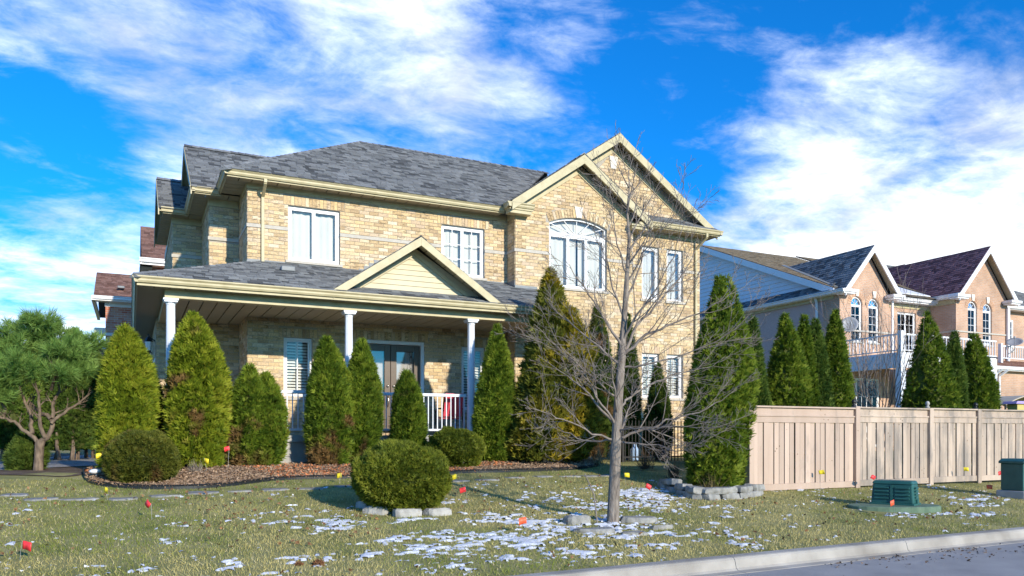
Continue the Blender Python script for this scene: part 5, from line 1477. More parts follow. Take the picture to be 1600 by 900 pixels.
ball_shrub('round clipped shrub below the red porch chair', 6.45, 16.25, 1.24, 0.94, 11000, BALL, 72, -0.08)
ball_shrub('olive round shrub with bare twigs at its foot in the left bed', 0.16, 14.90, 1.18, 1.0, 12000, OLIVE * 0.95, 73, -0.10, 0.5)

# --- branching
def branch(mb, p, d, length, r, level, rg, up=0.12, kids=(5, 4, 3), spread=0.75, sides=(7, 5, 4, 3), wob=0.16, minr=0.0022):
    n = max(3, int(length / 0.13)) if level < 2 else 4
    pts, rad = [Vector(p)], [r]
    d = Vector(d).normalized(); q = Vector(p)
    for i in range(n):
        d = (d + Vector((rg.gauss(0, wob), rg.gauss(0, wob), rg.gauss(0, wob) + up)) * (1.6 / n)).normalized()
        q = q + d * (length / n); pts.append(q.copy()); rad.append(max(minr, r * (1 - 0.82 * (i + 1) / n)))
    mb.tube([tuple(x) for x in pts], rad, sides[min(level, 3)], cap=False)
    subs(mb, pts, rad, length, level, rg, up, kids, spread, sides, wob, minr)
def subs(mb, pts, rad, length, level, rg, up, kids, spread, sides, wob, minr, start=0.22):
    if level >= len(kids): return
    k = kids[level]; n = len(pts) - 1
    for j in range(k):
        t = start + (0.97 - start) * (j + rg.random() * 0.8) / k
        i = min(n - 1, int(t * n)); f = t * n - i
        q = pts[i].lerp(pts[i + 1], f); dd = (pts[i + 1] - pts[i]).normalized()
        sd_ = dd.cross(Vector((rg.gauss(0, 1), rg.gauss(0, 1), rg.gauss(0, 1)))).normalized()
        nd = (dd * math.cos(spread) + sd_ * math.sin(spread) * (0.8 + 0.4 * rg.random())).normalized()
        branch(mb, q, nd, length * (0.50 - 0.18 * t) * (0.7 + 0.6 * rg.random()), max(minr, (rad[i] * 0.55)), level + 1, rg, up, kids, spread, sides, wob, minr)

CR, CF = Vector((0.9002, -0.43547, 0)), Vector((0.43547, 0.9002, 0))     # along the street view and across it
def bare_tree():
    base = Vector((6.34, 9.70, gz(6.34, 9.70))); s0 = 11.49; k = s0 / 1230
    t = thing('bare_tree', 'bare young street tree with grey trunk and spreading fine twigs on the lawn', 'tree', tuple(base))
    def at(px, py, dep=0.0):
        return CR * ((px - 962) * k) + CF * dep + Vector((0, 0, 1.6 + (680 - py) * k - base.z))
    rg = random.Random(5)
    trunk = [at(960, 832), at(961, 812), at(963, 760), at(966, 690), at(970, 620), at(975, 560, 0.02), at(979, 500, 0.03), at(983, 430, 0.0), at(986, 375, -0.03), at(983, 330), at(987, 290), at(984, 255)]
    tr = [0.125, 0.092, 0.083, 0.076, 0.064, 0.058, 0.044, 0.034, 0.024, 0.016, 0.009, 0.003]
    mb = MB(); mb.tube([tuple(x) for x in trunk], tr, 12)
    o = bpy.data.objects.new('trunk', mb.mesh('trunk', M['bark'], True)); COL.objects.link(o); o.parent = t
    mb = MB(); subs(mb, trunk[6:], tr[6:], 1.9, 1, rg, 0.12, (11, 10, 5, 3), 0.60, (7, 5, 4, 3), 0.16, 0.0026)
    o = bpy.data.objects.new('leader_twigs', mb.mesh('leader_twigs', M['twig'])); COL.objects.link(o); o.parent = t
    limbs = [([(964, 688), (917, 672), (870, 652), (835, 640)], -0.5, .024), ([(966, 665), (925, 615), (890, 585), (845, 552)], 0.3, .030), ([(966, 668), (935, 620), (915, 587), (905, 545)], -0.6, .026),
             ([(968, 686), (1010, 672), (1050, 655), (1100, 640), (1142, 612)], -0.4, .030), ([(968, 690), (1025, 694), (1055, 704), (1085, 688)], -0.8, .020), ([(970, 640), (990, 620), (1020, 600), (1070, 580), (1120, 572), (1150, 552)], 0.5, .028),
             ([(975, 556), (1010, 525), (1050, 507), (1100, 490), (1145, 455)], -0.3, .034), ([(975, 560), (1000, 508), (1040, 465), (1080, 420), (1104, 375)], 0.4, .036), ([(978, 530), (992, 500), (1020, 460), (1048, 410), (1062, 352)], -0.5, .030),
             ([(975, 540), (945, 495), (915, 455), (885, 412)], -0.2, .032), ([(972, 570), (930, 530), (895, 500), (862, 462)], 0.5, .028), ([(980, 500), (962, 450), (950, 400), (930, 345)], 0.2, .026), ([(982, 470), (1003, 420), (1015, 370), (1022, 305)], 0.2, .024),
             ([(984, 430), (965, 385), (958, 340), (952, 290)], -0.3, .020), ([(969, 650), (955, 600), (948, 560), (940, 520)], -1.0, .024), ([(968, 690), (985, 655), (1000, 625), (1010, 585)], 1.0, .026), ([(964, 690), (920, 690), (880, 668), (840, 668)], 0.9, .022), ([(970, 625), (935, 600), (880, 560), (835, 520)], -0.9, .022), ([(984, 440), (1005, 400), (1040, 360), (1060, 320)], -0.5, .018),
             ([(967, 672), (1000, 668), (1060, 668), (1105, 668)], -1.0, .020), ([(974, 575), (1015, 570), (1060, 560), (1110, 540), (1150, 505)], -0.7, .022)]
    for px, dep, r in limbs:
        n = len(px) - 1; pts = [at(x, y, dep * (i / n) ** 0.9) for i, (x, y) in enumerate(px)]
        fine = []
        for a, b in zip(pts[:-1], pts[1:]):
            for q in range(4): fine.append(a.lerp(b, q / 4) + Vector((rg.gauss(0, .012), rg.gauss(0, .012), rg.gauss(0, .012))) * (1 if fine else 0))
        fine.append(pts[-1]); m = len(fine) - 1
        rad = [max(0.004, 0.78 * r * (1 - 0.86 * (i / m) ** 0.8)) for i in range(m + 1)]
        mb = MB(); mb.tube([tuple(x) for x in fine], rad, 7, cap=False)
        L_ = sum((b - a).length for a, b in zip(pts[:-1], pts[1:]))
        subs(mb, fine, rad, L_ * 0.92, 0, rg, 0.15, (9, 5, 3), 0.66, (7, 5, 3, 3), 0.22, 0.0026, 0.15)
        o = bpy.data.objects.new('limb', mb.mesh('limb', M['twig'], True)); COL.objects.link(o); o.parent = t
bare_tree()

def bare_bush(label, u, v, h, w, seed, n=11):
    t = thing('bare_bush', label, 'bush', (u, v, gz(u, v)))
    rg = random.Random(seed)
    for i in range(n):
        a = 2 * math.pi * i / n + rg.random()
        mb = MB(); branch(mb, (0.06 * math.cos(a), 0.06 * math.sin(a), -0.05), (w * math.cos(a), w * math.sin(a), 1.0), h * (0.75 + 0.3 * rg.random()), 0.022, 0, rg, 0.10, (6, 4), 0.55, (6, 4, 3, 3), 0.15, 0.004)
        o = bpy.data.objects.new('stem', mb.mesh('stem', M['twig'])); COL.objects.link(o); o.parent = t
bare_bush('leafless bush rising behind the fence before the balcony', 19.0, 15.6, 4.4, 0.28, 3, 13)

def pine():
    base = Vector((-1.59, 17.61, 0.90)); t = thing('pine_tree', 'spreading pine with twisted brown trunk at the left edge', 'tree', tuple(base))
    k = 15.2 / 1230
    def at(px, py, dep=0): return CR * ((px - 62) * k) + CF * dep + Vector((0, 0, 1.6 + (680 - py) * k - base.z))
    mb = MB()
    mb.tube([tuple(at(*p)) for p in ((60, 745), (60, 735), (61, 715), (62, 697), (64, 688))], [0.14, 0.09, 0.08, 0.082, 0.085], 10)
    o = bpy.data.objects.new('trunk', mb.mesh('trunk', M['pine_bark'], True)); COL.objects.link(o); o.parent = t
    rg = random.Random(8); tips = []
    for px, dep, r in [([(64, 690), (76, 680), (80, 655), (76, 640), (84, 612), (80, 590)], 0.2, .052), ([(62, 690), (45, 675), (28, 660), (10, 652), (-15, 640)], -0.2, .042), ([(70, 684), (66, 660), (70, 630), (68, 600)], -0.25, .042),
                       ([(78, 655), (62, 645), (45, 640), (30, 625)], 0.3, .04), ([(80, 660), (95, 645), (112, 630), (130, 610)], 0.35, .035), ([(50, 680), (48, 655), (38, 630), (25, 600)], 0.1, .045), ([(80, 610), (95, 590), (112, 575)], -0.4, .035), ([(10, 652), (-10, 620), (-30, 590)], 0.2, .035)]:
        n = len(px) - 1; pts = [at(x, y, dep * i / n) for i, (x, y) in enumerate(px)]; fine = []
        for a, b in zip(pts[:-1], pts[1:]):
            for q in range(3): fine.append(a.lerp(b, q / 3) + Vector((rg.gauss(0, .015), rg.gauss(0, .015), rg.gauss(0, .015))))
        fine.append(pts[-1]); m = len(fine) - 1
        mb = MB(); mb.tube([tuple(x) for x in fine], [r * (1 - 0.6 * i / m) for i in range(m + 1)], 8, cap=False)
        subs(mb, fine, [r * (1 - 0.6 * i / m) for i in range(m + 1)], 0.8, 0, rg, 0.15, (6, 3), 0.8, (6, 4, 3, 3), 0.2, 0.005, 0.3)
        o = bpy.data.objects.new('limb', mb.mesh('limb', M['pine_bark'], True)); COL.objects.link(o); o.parent = t
    # tufts of long needles in layered clouds
    nrg = np.random.default_rng(4); P_, D_2, C_ = [], [], []
    clouds = [(15, 540, 0.0, 0.55, 0.22), (70, 530, 0.2, 0.50, 0.20), (112, 555, -0.2, 0.42, 0.18), (-20, 570, 0.3, 0.6, 0.24), (50, 578, -0.5, 0.55, 0.18), (98, 590, -0.3, 0.40, 0.15), (0, 618, -0.4, 0.45, 0.2), (30, 512, 0.4, 0.40, 0.14), (132, 540, 0.3, 0.24, 0.16), (85, 560, 0.5, 0.5, 0.2), (-40, 530, 0.0, 0.6, 0.24), (20, 600, -0.7, 0.40, 0.15), (-30, 650, -0.2, 0.4, 0.2), (75, 508, -0.2, 0.28, 0.12), (128, 580, 0.0, 0.25, 0.12)]
    for px, py, dep, rx, rz_ in clouds:
        c = np.array(at(px, py, dep)); n = int(150 * rx)
        q = nrg.normal(size=(n, 3)); q /= np.linalg.norm(q, axis=1, keepdims=True); rr = nrg.random(n) ** 0.45
        p = c + q * rr[:, None] * np.array([rx, rx, rz_])
        P_.append(p); d = q * np.array([0.9, 0.9, 0.4]) + np.array([0, 0, 0.75]) + nrg.normal(size=(n, 3)) * 0.25; d /= np.linalg.norm(d, axis=1, keepdims=True); D_2.append(d)
    P_, D_2 = np.concatenate(P_), np.concatenate(D_2); n = len(P_); m = 46
    pts = np.repeat(P_, m, 0) + np.repeat(D_2, m, 0) * (nrg.random((n * m, 1)) * 0.10)
    d = np.repeat(D_2, m, 0) * 0.85 + nrg.normal(size=(n * m, 3)) * 0.46; d /= np.linalg.norm(d, axis=1, keepdims=True)
    tone = np.repeat(nrg.random((n, 1)), m, 0); col = np.array([0.105, 0.215, 0.040]) * (1 - tone) + np.array([0.29, 0.44, 0.11]) * tone
    a, b, cc = sprays(nrg, pts, d, 0.19, 0.011, 1, 0, col, 0.2)
    me = np_mesh('crown', a, b, M['leaf'], cc); o = bpy.data.objects.new('crown', me); COL.objects.link(o); o.parent = t
pine()
cedar('low_shrub', 'low dark leafy shrub behind the foot of the pine', -1.85, 18.1, 0.75, 0.75, 1500, DARK, 81, 2.5, trunk=False, group=None, cat='shrub')
def dry_tuft(label, u, v, h, seed, n=70, col=(0.32, 0.25, 0.13)):
    rg = np.random.default_rng(seed); p = rg.normal(size=(n, 3)) * np.array([0.06, 0.06, 0]); d = rg.normal(size=(n, 3)) * 0.35 + np.array([0, 0, 1.0]); d /= np.linalg.norm(d, axis=1, keepdims=True)
    a, b, c = sprays(rg, p, d, h, 0.012, 1, 0, np.tile(np.array(col), (n, 1)), 0.2)
    o = put('dry_grass_tuft', np_mesh('dry_grass_tuft', a, b, M['grass'], c)); o.location = (u, v, gz(u, v)); tag(o, label, 'grass tuft', 'dry grass tufts')
dry_tuft('tuft of dry straw-coloured grass beside the golden cedar', 10.1, 16.1, 0.62, 1, 60)
dry_tuft('tuft of dry brown grass at the left foot of the big two-tipped cedar', 10.05, 12.0, 0.40, 2, 110, (0.22, 0.17, 0.07))
dry_tuft('dark dead perennial stalks in front of the iron fence', 10.9, 15.3, 0.55, 3, 130, (0.12, 0.08, 0.05))
dry_tuft('dead perennial clump right of the iron gate', 10.7, 14.0, 0.42, 4, 120, (0.14, 0.095, 0.06))
dry_tuft('grey dead stems at the foot of the tall lime-green cedar', 1.1, 15.9, 0.26, 5, 80, (0.30, 0.25, 0.20))
# ---------------------------------------------------------------- wooden fence
def stain_wood(name, c0, c1, lo=0.44, amt=0.9):
    m = noisy(name, c0, c1, 1.6, 0.85, 0.25, 40, 8, (3, 3, 0.5))
    N, L = m.node_tree.nodes, m.node_tree.links; b = N['Principled BSDF']
    src = b.inputs['Base Color'].links[0].from_socket
    g = N.new('ShaderNodeNewGeometry'); mp = N.new('ShaderNodeMapping'); mp.inputs['Scale'].default_value = (3.4, 3.4, 0.8); L.new(g.outputs['Position'], mp.inputs[0])
    n = N.new('ShaderNodeTexNoise'); n.inputs['Scale'].default_value = 1.0; n.inputs['Detail'].default_value = 10; n.inputs['Roughness'].default_value = 0.65; L.new(mp.outputs[0], n.inputs['Vector'])
    mr = N.new('ShaderNodeMapRange'); mr.inputs[1].default_value = lo; mr.inputs[2].default_value = lo + 0.16; mr.inputs[3].default_value = 0; mr.inputs[4].default_value = amt; L.new(n.outputs[0], mr.inputs[0])
    vk = N.new('ShaderNodeTexVoronoi'); vk.inputs['Scale'].default_value = 5.5; L.new(g.outputs['Position'], vk.inputs['Vector'])
    kn = N.new('ShaderNodeMapRange'); kn.inputs[1].default_value = 0.06; kn.inputs[2].default_value = 0.10; kn.inputs[3].default_value = 0.8; kn.inputs[4].default_value = 0.0; L.new(vk.outputs['Distance'], kn.inputs[0])
    oi = N.new('ShaderNodeObjectInfo'); om = N.new('ShaderNodeMapRange'); om.inputs[3].default_value = 0.82; om.inputs[4].default_value = 1.12; L.new(oi.outputs['Random'], om.inputs[0])
    mm = N.new('ShaderNodeMix'); mm.data_type = 'RGBA'; mm.blend_type = 'MULTIPLY'; mm.inputs[0].default_value = 1; L.new(src, mm.inputs[6]); L.new(om.outputs[0], mm.inputs[7])
    x = N.new('ShaderNodeMix'); x.data_type = 'RGBA'; L.new(mr.outputs[0], x.inputs[0]); L.new(mm.outputs[2], x.inputs[6]); x.inputs[7].default_value = (0.17, 0.16, 0.15, 1)
    x2 = N.new('ShaderNodeMix'); x2.data_type = 'RGBA'; L.new(kn.outputs[0], x2.inputs[0]); L.new(x.outputs[2], x2.inputs[6]); x2.inputs[7].default_value = (0.10, 0.06, 0.035, 1)
    L.new(x2.outputs[2], b.inputs['Base Color'])
    return m
M['fence_grey'] = stain_wood('weathered_fence', (0.45, 0.355, 0.275), (0.53, 0.43, 0.34), 0.46, 0.62)
M['fence_pink'] = stain_wood('pinkish_fence', (0.47, 0.355, 0.275), (0.54, 0.415, 0.33), 0.56, 0.5)
fence = thing('wooden_fence', 'tall weathered board fence with horizontal top boards along the lawn', 'fence', (16, 12.2, 0.46))
FY = 12.2
posts = [11.22, 14.23, 16.63, 18.36, 20.75, 23.2]
for i, pu in enumerate(posts):
    m = M['fence_pink'] if i < 2 else M['fence_grey']
    MB().box(pu - 0.065, pu + 0.065, FY - 0.075, FY + 0.06, 0.35, 2.20 + (0.03 if i else -0.02)).obj('post', m, fence, bevel=0.008)
    if i in (1, 2, 3):
        MB().lathe((pu - 0.03, FY + 0.02, 2.23), [(0.05, 0), (0.05, 0.03), (0.02, 0.04), (0.045, 0.08), (0.05, 0.11), (0.03, 0.15), (0.0, 0.16)], 8).obj('post_cap', M['concrete'] if i == 2 else M['iron'], fence, smooth=True)
    if i == len(posts) - 1: break
    a, b = pu + 0.066, posts[i + 1] - 0.066
    m = M['fence_pink'] if i == 0 else M['fence_grey']
    dz = (0.0, 0.02, 0.03, 0.03, 0.03)[i]
    MB().box(a, b, FY - 0.07, FY + 0.07, 2.165 + dz, 2.20 + dz).obj('cap_rail', m, fence, bevel=0.006)
    MB().box(a, b, FY - 0.012, FY + 0.012, 2.02 + dz, 2.164 + dz).obj('top_board', m, fence)
    MB().box(a, b, FY - 0.05, FY + 0.05, 1.985 + dz, 2.019 + dz).obj('rail', m, fence, bevel=0.005)
    MB().box(a, b, FY - 0.03, FY + 0.03, 1.86 + dz, 1.984 + dz).obj('rail_board', m, fence, bevel=0.005)
    MB().box(a, b, FY - 0.04, FY + 0.04, 0.47 + dz, 0.60 + dz).obj('bottom_rail', m, fence, bevel=0.005)
    n = int(round((b - a) / 0.142)); w = (b - a) / n
    for j in range(n):
        x = a + j * w; jy = rng.uniform(-0.005, 0.005) + (0.006 if j % 2 else -0.006)
        MB().box(x + 0.010 + rng.uniform(-0.005, 0.004), x + w - 0.010 + rng.uniform(-0.004, 0.005), FY - 0.010 + jy, FY + 0.010 + jy, 0.601 + dz, 1.859 + dz).obj('board', m, fence)

# ---------------------------------------------------------------- iron fence and gate by the side yard
ifence = thing('iron_fence', 'low black iron picket fence and gate behind the bare tree', 'fence', (12.4, 16.9, 0.91))
for a, b in ((11.35, 12.55), (12.6, 15.2)):
    for z in (1.02, 1.80): MB().box(a, b, 16.885, 16.915, z, z + 0.035).obj('rail', M['iron'], ifence)
    x = a + 0.05
    me = MB().box(-0.009, 0.009, -0.009, 0.009, 0.92, 1.98).mesh('picket', M['iron'])
    while x < b:
        o = put('picket', me, ifence); o.location = (x, 16.9, 0); x += 0.105
for x in (11.32, 12.575): MB().box(x - 0.03, x + 0.03, 16.87, 16.93, 0.85, 2.06).obj('post', M['iron'], ifence)
jug = MB().lathe((12.0, 17.35, 0.92), [(0.10, 0), (0.12, 0.03), (0.12, 0.30), (0.06, 0.38), (0.045, 0.46)], 12).obj('garden_jug', principled('blue_plastic', (0.35, 0.50, 0.72), 0.4)[0])
tag(jug, 'pale blue plastic jug standing behind the iron gate', 'jug')

# ---------------------------------------------------------------- stones
def rock(name, c, sx, sy, sz, seed, rot=0.0, parent=None, flat=False, label=None, cat=None, group=None, mat=None):
    """split field stone: a chipped, bevelled slab"""
    rg = random.Random(seed); n = 9; vs_, fs = [], []
    prof = ((0.0, 0.94), (0.25, 1.0), (0.8, 0.97), (1.0, 0.86)) if not flat else ((0.0, 1.0), (0.7, 1.0), (1.0, 0.95))
    rads = [rg.uniform(0.86, 1.10) for _ in range(n)]
    for h, s in prof:
        for i in range(n):
            a = 2 * math.pi * i / n
            cx, sy_ = math.cos(a), math.sin(a)
            e = 0.55                     # squarish outline
            x = math.copysign(abs(cx) ** e, cx) * rads[i] * s * sx / 2 * 0.92; y = math.copysign(abs(sy_) ** e, sy_) * rads[i] * s * sy / 2 * 0.92
            vs_.append((x + rg.gauss(0, 0.006), y + rg.gauss(0, 0.006), h * sz + rg.gauss(0, 0.004 if flat else 0.008)))
    m = len(prof)
    for j in range(m - 1):
        for i in range(n): fs.append((j * n + i, j * n + (i + 1) % n, (j + 1) * n + (i + 1) % n, (j + 1) * n + i))
    fs += [tuple(range(n - 1, -1, -1)), tuple((m - 1) * n + i for i in range(n))]
    o = put(name, new_mesh(name, vs_, fs, mat or M['field_stone']), parent)
    o.location = c; o.rotation_euler = (rg.gauss(0, 0.03) if not flat else 0, rg.gauss(0, 0.03) if not flat else 0, rot)
    if label: tag(o, label, cat, group)
    return o
wall_ = thing('stone_edging_wall', 'low two-course dry stone wall round the big two-tipped cedar', 'stone wall', (9.9, 11.6, 0.42))
path = [(9.80, 13.15), (9.50, 12.25), (9.34, 11.42), (10.20, 11.45), (11.05, 11.75)]
for course in range(2):
    for si, ((x0, y0), (x1, y1)) in enumerate(zip(path[:-1], path[1:])):
        L_ = math.hypot(x1 - x0, y1 - y0); n = (2, 1)[(si + course) % 2]; ang = math.atan2(y1 - y0, x1 - x0)
        for j in range(n):
            t_ = (j + 0.5) / n; x, y = x0 + (x1 - x0) * t_, y0 + (y1 - y0) * t_
            rock('stone', (x, y, gz(x, y) - 0.03 + course * 0.135), L_ / n * 1.04, 0.34, 0.135 if course == 0 else 0.11, 100 + course * 20 + si * 3 + j, ang, wall_)
STEP = [(-1.58, 14.05), (-1.20, 13.64), (-0.70, 13.53), (-0.10, 13.46), (0.48, 13.62), (1.06, 13.81), (1.66, 13.89), (2.21, 13.95), (2.82, 13.97), (3.47, 14.15), (5.82, 14.42), (6.44, 14.5), (7.15, 14.7), (7.87, 14.78), (8.46, 14.70), (8.95, 14.70), (9.41, 14.72)]
ordi = ['leftmost', 'second', 'third', 'fourth', 'fifth', 'sixth', 'seventh', 'eighth', 'ninth', 'tenth']
for i, (x, y) in enumerate(STEP):
    lab = ('%s flat grey stepping stone from the left in the lawn' % ordi[i]) if 0 < i < 10 else ('leftmost flat grey stepping stone in the lawn' if i == 0 else ['flat stepping stone just right of the largest round shrub', 'second flat stepping stone right of the largest round shrub', 'third flat stepping stone right of the largest round shrub', 'fourth flat stepping stone right of the largest round shrub', 'flat stepping stone below the dark slim cedar', 'flat stepping stone just left of the bare trunk', 'flat stepping stone nearest the bare trunk'][i - 10])
    rock('stepping_stone', (x, y, gz(x, y) - 0.040), 0.46 + 0.1 * (i % 3) * 0.5, 0.34 + 0.05 * (i % 2), 0.050, 200 + i, 0.25 * math.sin(i * 2.1), None, True, lab, 'paving stone', 'stepping stones along the bed', M['flag_stone'])
for i, (x, y, sx, sy, sz, r, lab) in enumerate([(3.28, 11.95, 0.42, 0.26, 0.13, 1.9, 'pale stone at the left of the largest round shrub'), (3.30, 11.40, 0.48, 0.26, 0.14, 2.3, 'pale angular stone at the left front of the largest round shrub'), (3.62, 11.05, 0.50, 0.26, 0.13, 0.1, 'pale flat stone under the front of the largest round shrub'), (4.12, 11.03, 0.48, 0.24, 0.12, 0.1, 'flat stone under the right front of the largest round shrub')]):
    rock('shrub_stone', (x, y, gz(x, y) - 0.02), sx, sy, sz, 300 + i, r, None, False, lab, 'stone', 'stones under the largest round shrub', M['pale_field_stone'])
for i, (x, y, sx, sy, sz, r, lab) in enumerate([(5.75, 9.75, 0.48, 0.26, 0.13, 0.0, 'flat stone left of the foot of the bare tree'), (5.62, 9.05, 0.62, 0.24, 0.08, -0.5, 'long flat stone in the grass at the left front of the bare tree'), (6.05, 8.75, 0.4, 0.2, 0.06, -0.2, 'low flat stone in front of the bare tree'), (6.70, 9.60, 0.60, 0.22, 0.10, -0.35, 'long sloping stone at the right foot of the bare tree'), (6.72, 9.05, 0.45, 0.2, 0.06, 0.1, 'low stone in the grass right of the tree ring')]):
    rock('tree_ring_stone', (x, y, gz(x, y) - 0.02), sx, sy, sz, 320 + i, r, None, False, lab, 'stone', 'stones ringing the bare tree')

# ---------------------------------------------------------------- planting bed
EDGE = [(-0.60, 17.4), (-0.80, 16.6), (-0.76, 15.85), (-0.66, 15.1), (-0.40, 14.62), (0.24, 14.26), (0.92, 14.2), (1.55, 14.38), (2.02, 14.73), (2.51, 15.0), (3.23, 15.04), (3.88, 14.98), (4.8, 15.1), (5.6, 15.3), (6.49, 15.44), (7.15, 15.42), (8.12, 15.49), (8.99, 15.58), (9.93, 15.95), (10.5, 16.6), (10.7, 17.4)]
def chaikin(pts, k=2):
    for _ in range(k):
        out = [pts[0]]
        for a, b in zip(pts[:-1], pts[1:]): out += [(a[0] * .75 + b[0] * .25, a[1] * .75 + b[1] * .25), (a[0] * .25 + b[0] * .75, a[1] * .25 + b[1] * .75)]
        pts = out + [pts[-1]]
    return pts
EC = chaikin(EDGE)
verts, faces = [], []
mid = [q for q in EC]
for (x, y) in mid:
    bx = min(max(x, -0.5), 10.5)
    for t_ in (0.0, 0.1, 0.35, 0.7, 1.0):
        xx, yy = x + (bx - x) * t_, y + (19.5 - y) * t_
        verts.append((xx, yy, gz(xx, yy) + 0.012 + 0.05 * math.sin(min(1, t_ * 3) * math.pi / 2)))
for i in range(len(mid) - 1):
    for j in range(4): faces.append((i * 5 + j, (i + 1) * 5 + j, (i + 1) * 5 + j + 1, i * 5 + j + 1))
o = put('mulch_bed', new_mesh('mulch_bed', verts, faces, M['mulch_soil'])); o['kind'] = 'structure'
mb = MB()
mb.tube([(x, y, gz(x, y) + 0.065) for x, y in EC], 0.016, 6)
vs_, fs = [], []
for x, y in EC: vs_ += [(x, y, gz(x, y) - 0.05), (x, y, gz(x, y) + 0.06), (x + 0.004, y + 0.012, gz(x, y) + 0.06), (x + 0.004, y + 0.012, gz(x, y) - 0.05)]
for i in range(len(EC) - 1):
    for a, b in ((0, 1), (1, 2), (2, 3)): fs.append((4 * i + a, 4 * i + 4 + a, 4 * i + 4 + b, 4 * i + b))
mb.face_set(vs_, fs)
o = mb.obj('lawn_edging', M['edging']); tag(o, 'black plastic edging strip curving along the planting bed', 'edging')
EX = np.array([p[0] for p in EC]); EYv = np.array([p[1] for p in EC])
fr_i = np.argsort(EX)
def bed_front(u): return np.interp(u, EX[6:-6], EYv[6:-6], left=99, right=99)
# bark chips and fallen leaves
rg = np.random.default_rng(91); n = 30000
u = rg.uniform(-0.7, 10.4, n); v = bed_front(u) + rg.random(n) ** 1.6 * 2.6
ok = v < 18; u, v = u[ok], v[ok]; n = len(u)
p = np.stack([u, v, gz_np(u, v) + 0.055 + 0.03 * rg.random(n)], 1)
d = rg.normal(size=(n, 3)) * np.array([1, 1, 0.28]); d /= np.linalg.norm(d, axis=1, keepdims=True)
w = rg.random((n, 1)); lf = (vnoise(u * 1.1, v * 1.1, 5) > 0.56)[:, None] * (rg.random((n, 1)) < 0.35)
c = np.array([0.17, 0.10, 0.06]) * (1 - w) + np.array([0.42, 0.30, 0.20]) * w; c = np.where(lf, np.array([0.55, 0.20, 0.08]) * (0.6 + 0.7 * rg.random((n, 1))), c)
a, b, cc = sprays(rg, p, d, 0.055, 0.03, 1, 0, c, 0.15)
o = put('bark_mulch', np_mesh('bark_mulch', a, b, M['chips'], cc)); tag(o, 'brown bark mulch and orange fallen leaves under the cedars', 'mulch', kind='stuff')

# bare earth round the pine, driveway
def blob_sheet(name, pts, mat, dz):
    c = (sum(p[0] for p in pts) / len(pts), sum(p[1] for p in pts) / len(pts)); pts = chaikin(pts + [pts[0]], 2)
    vs_ = [(c[0], c[1], gz(*c) + dz)] + [(x, y, gz(x, y) + dz) for x, y in pts]
    o = put(name, new_mesh(name, vs_, [(0, i, i + 1) for i in range(1, len(pts))], mat)); o['kind'] = 'structure'
blob_sheet('bare_soil', [(-2.6, 16.3), (-1.6, 16.1), (-0.9, 15.7), (-0.5, 16.8), (-0.3, 18.6), (-1.2, 19.2), (-2.2, 18.2), (-3.0, 17.3)], M['soil'], 0.012)
blob_sheet('driveway', [(-2.4, 17.9), (-1.2, 19.4), (0.5, 20.5), (0.56, 30), (-1.0, 31), (-2.0, 29), (-3.3, 25.0), (-6, 22.5), (-9, 21), (-9, 17)], M['asphalt'], 0.018)
blob_sheet('hedge_bed', [(-9, 21.8), (-5, 23.0), (-3.2, 24.6), (-2.0, 28.5), (-1.2, 32), (-5, 33), (-10, 30)], M['soil'], 0.024)

# ---------------------------------------------------------------- grass and old snow
SNOW = [(2.6, 10.6, 1.1, 0.9, 0.16), (4.2, 8.6, 2.4, 1.1, 0.22), (5.6, 9.6, 1.6, 1.5, 0.20), (7.2, 11.2, 1.4, 1.6, 0.17), (8.9, 12.4, 0.7, 0.9, 0.30), (9.7, 12.6, 0.5, 0.6, 0.38), (1.2, 8.3, 2.0, 0.6, 0.12), (6.8, 8.6, 1.3, 0.6, 0.15), (12.0, 8.75, 0.7, 0.30, 0.24), (12.9, 8.6, 0.6, 0.25, 0.26), (15.4, 10.1, 0.9, 0.5, 0.26), (8.6, 10.3, 1.2, 0.8, 0.08), (-1.0, 8.6, 1.6, 0.5, 0.06), (3.0, 12.3, 0.9, 0.7, 0.12), (14.3, 9.6, 0.8, 0.4, 0.12), (-0.6, 19.0, 0.8, 0.4, 0.35)]
def snow_field(u, v):
    g = np.zeros_like(u)
    for a, b, ra_, rb__, s in SNOW: g = np.maximum(g, s * np.exp(-((u - a) / ra_) ** 2 - ((v - b) / rb__) ** 2))
    f = fbm(u * 2.3 + 11, v * 2.9 + 5, 41, 3) * 0.40 + fbm(u * 10.0, v * 15, 77, 3) * 0.60
    return (f + g * 0.85 - 0.685) * 1.0
us_ = np.arange(-3.0, 17.0, 0.030); vs2 = np.arange(7.1, 14.0, 0.030)
U_, V_ = np.meshgrid(us_, vs2); S = snow_field(U_, V_)
Z_ = gz_np(U_, V_) + np.clip(S * 0.26, -0.03, 0.022) + 0.006 * (vnoise(U_ * 24, V_ * 24, 9) - 0.5)
keepv = (S > -0.07) & (V_ > (6.95 + 0.04 * U_) + 0.08)
cell = keepv[:-1, :-1] & keepv[1:, :-1] & keepv[:-1, 1:] & keepv[1:, 1:]
idx = np.arange(U_.size).reshape(U_.shape); jj, ii = np.nonzero(cell)
quads = np.stack([idx[jj, ii], idx[jj, ii + 1], idx[jj + 1, ii + 1], idx[jj + 1, ii]], 1)
used = np.unique(quads); remap = -np.ones(U_.size, dtype=int); remap[used] = np.arange(len(used))
pv = np.stack([U_.ravel(), V_.ravel(), Z_.ravel()], 1)[used]
me = np_mesh('old_snow', pv, remap[quads], M['snow']); me.polygons.foreach_set('use_smooth', [True] * len(me.polygons))
tag(put('old_snow', me), 'thin melting patches of old snow scattered over the lawn', 'snow', kind='stuff')

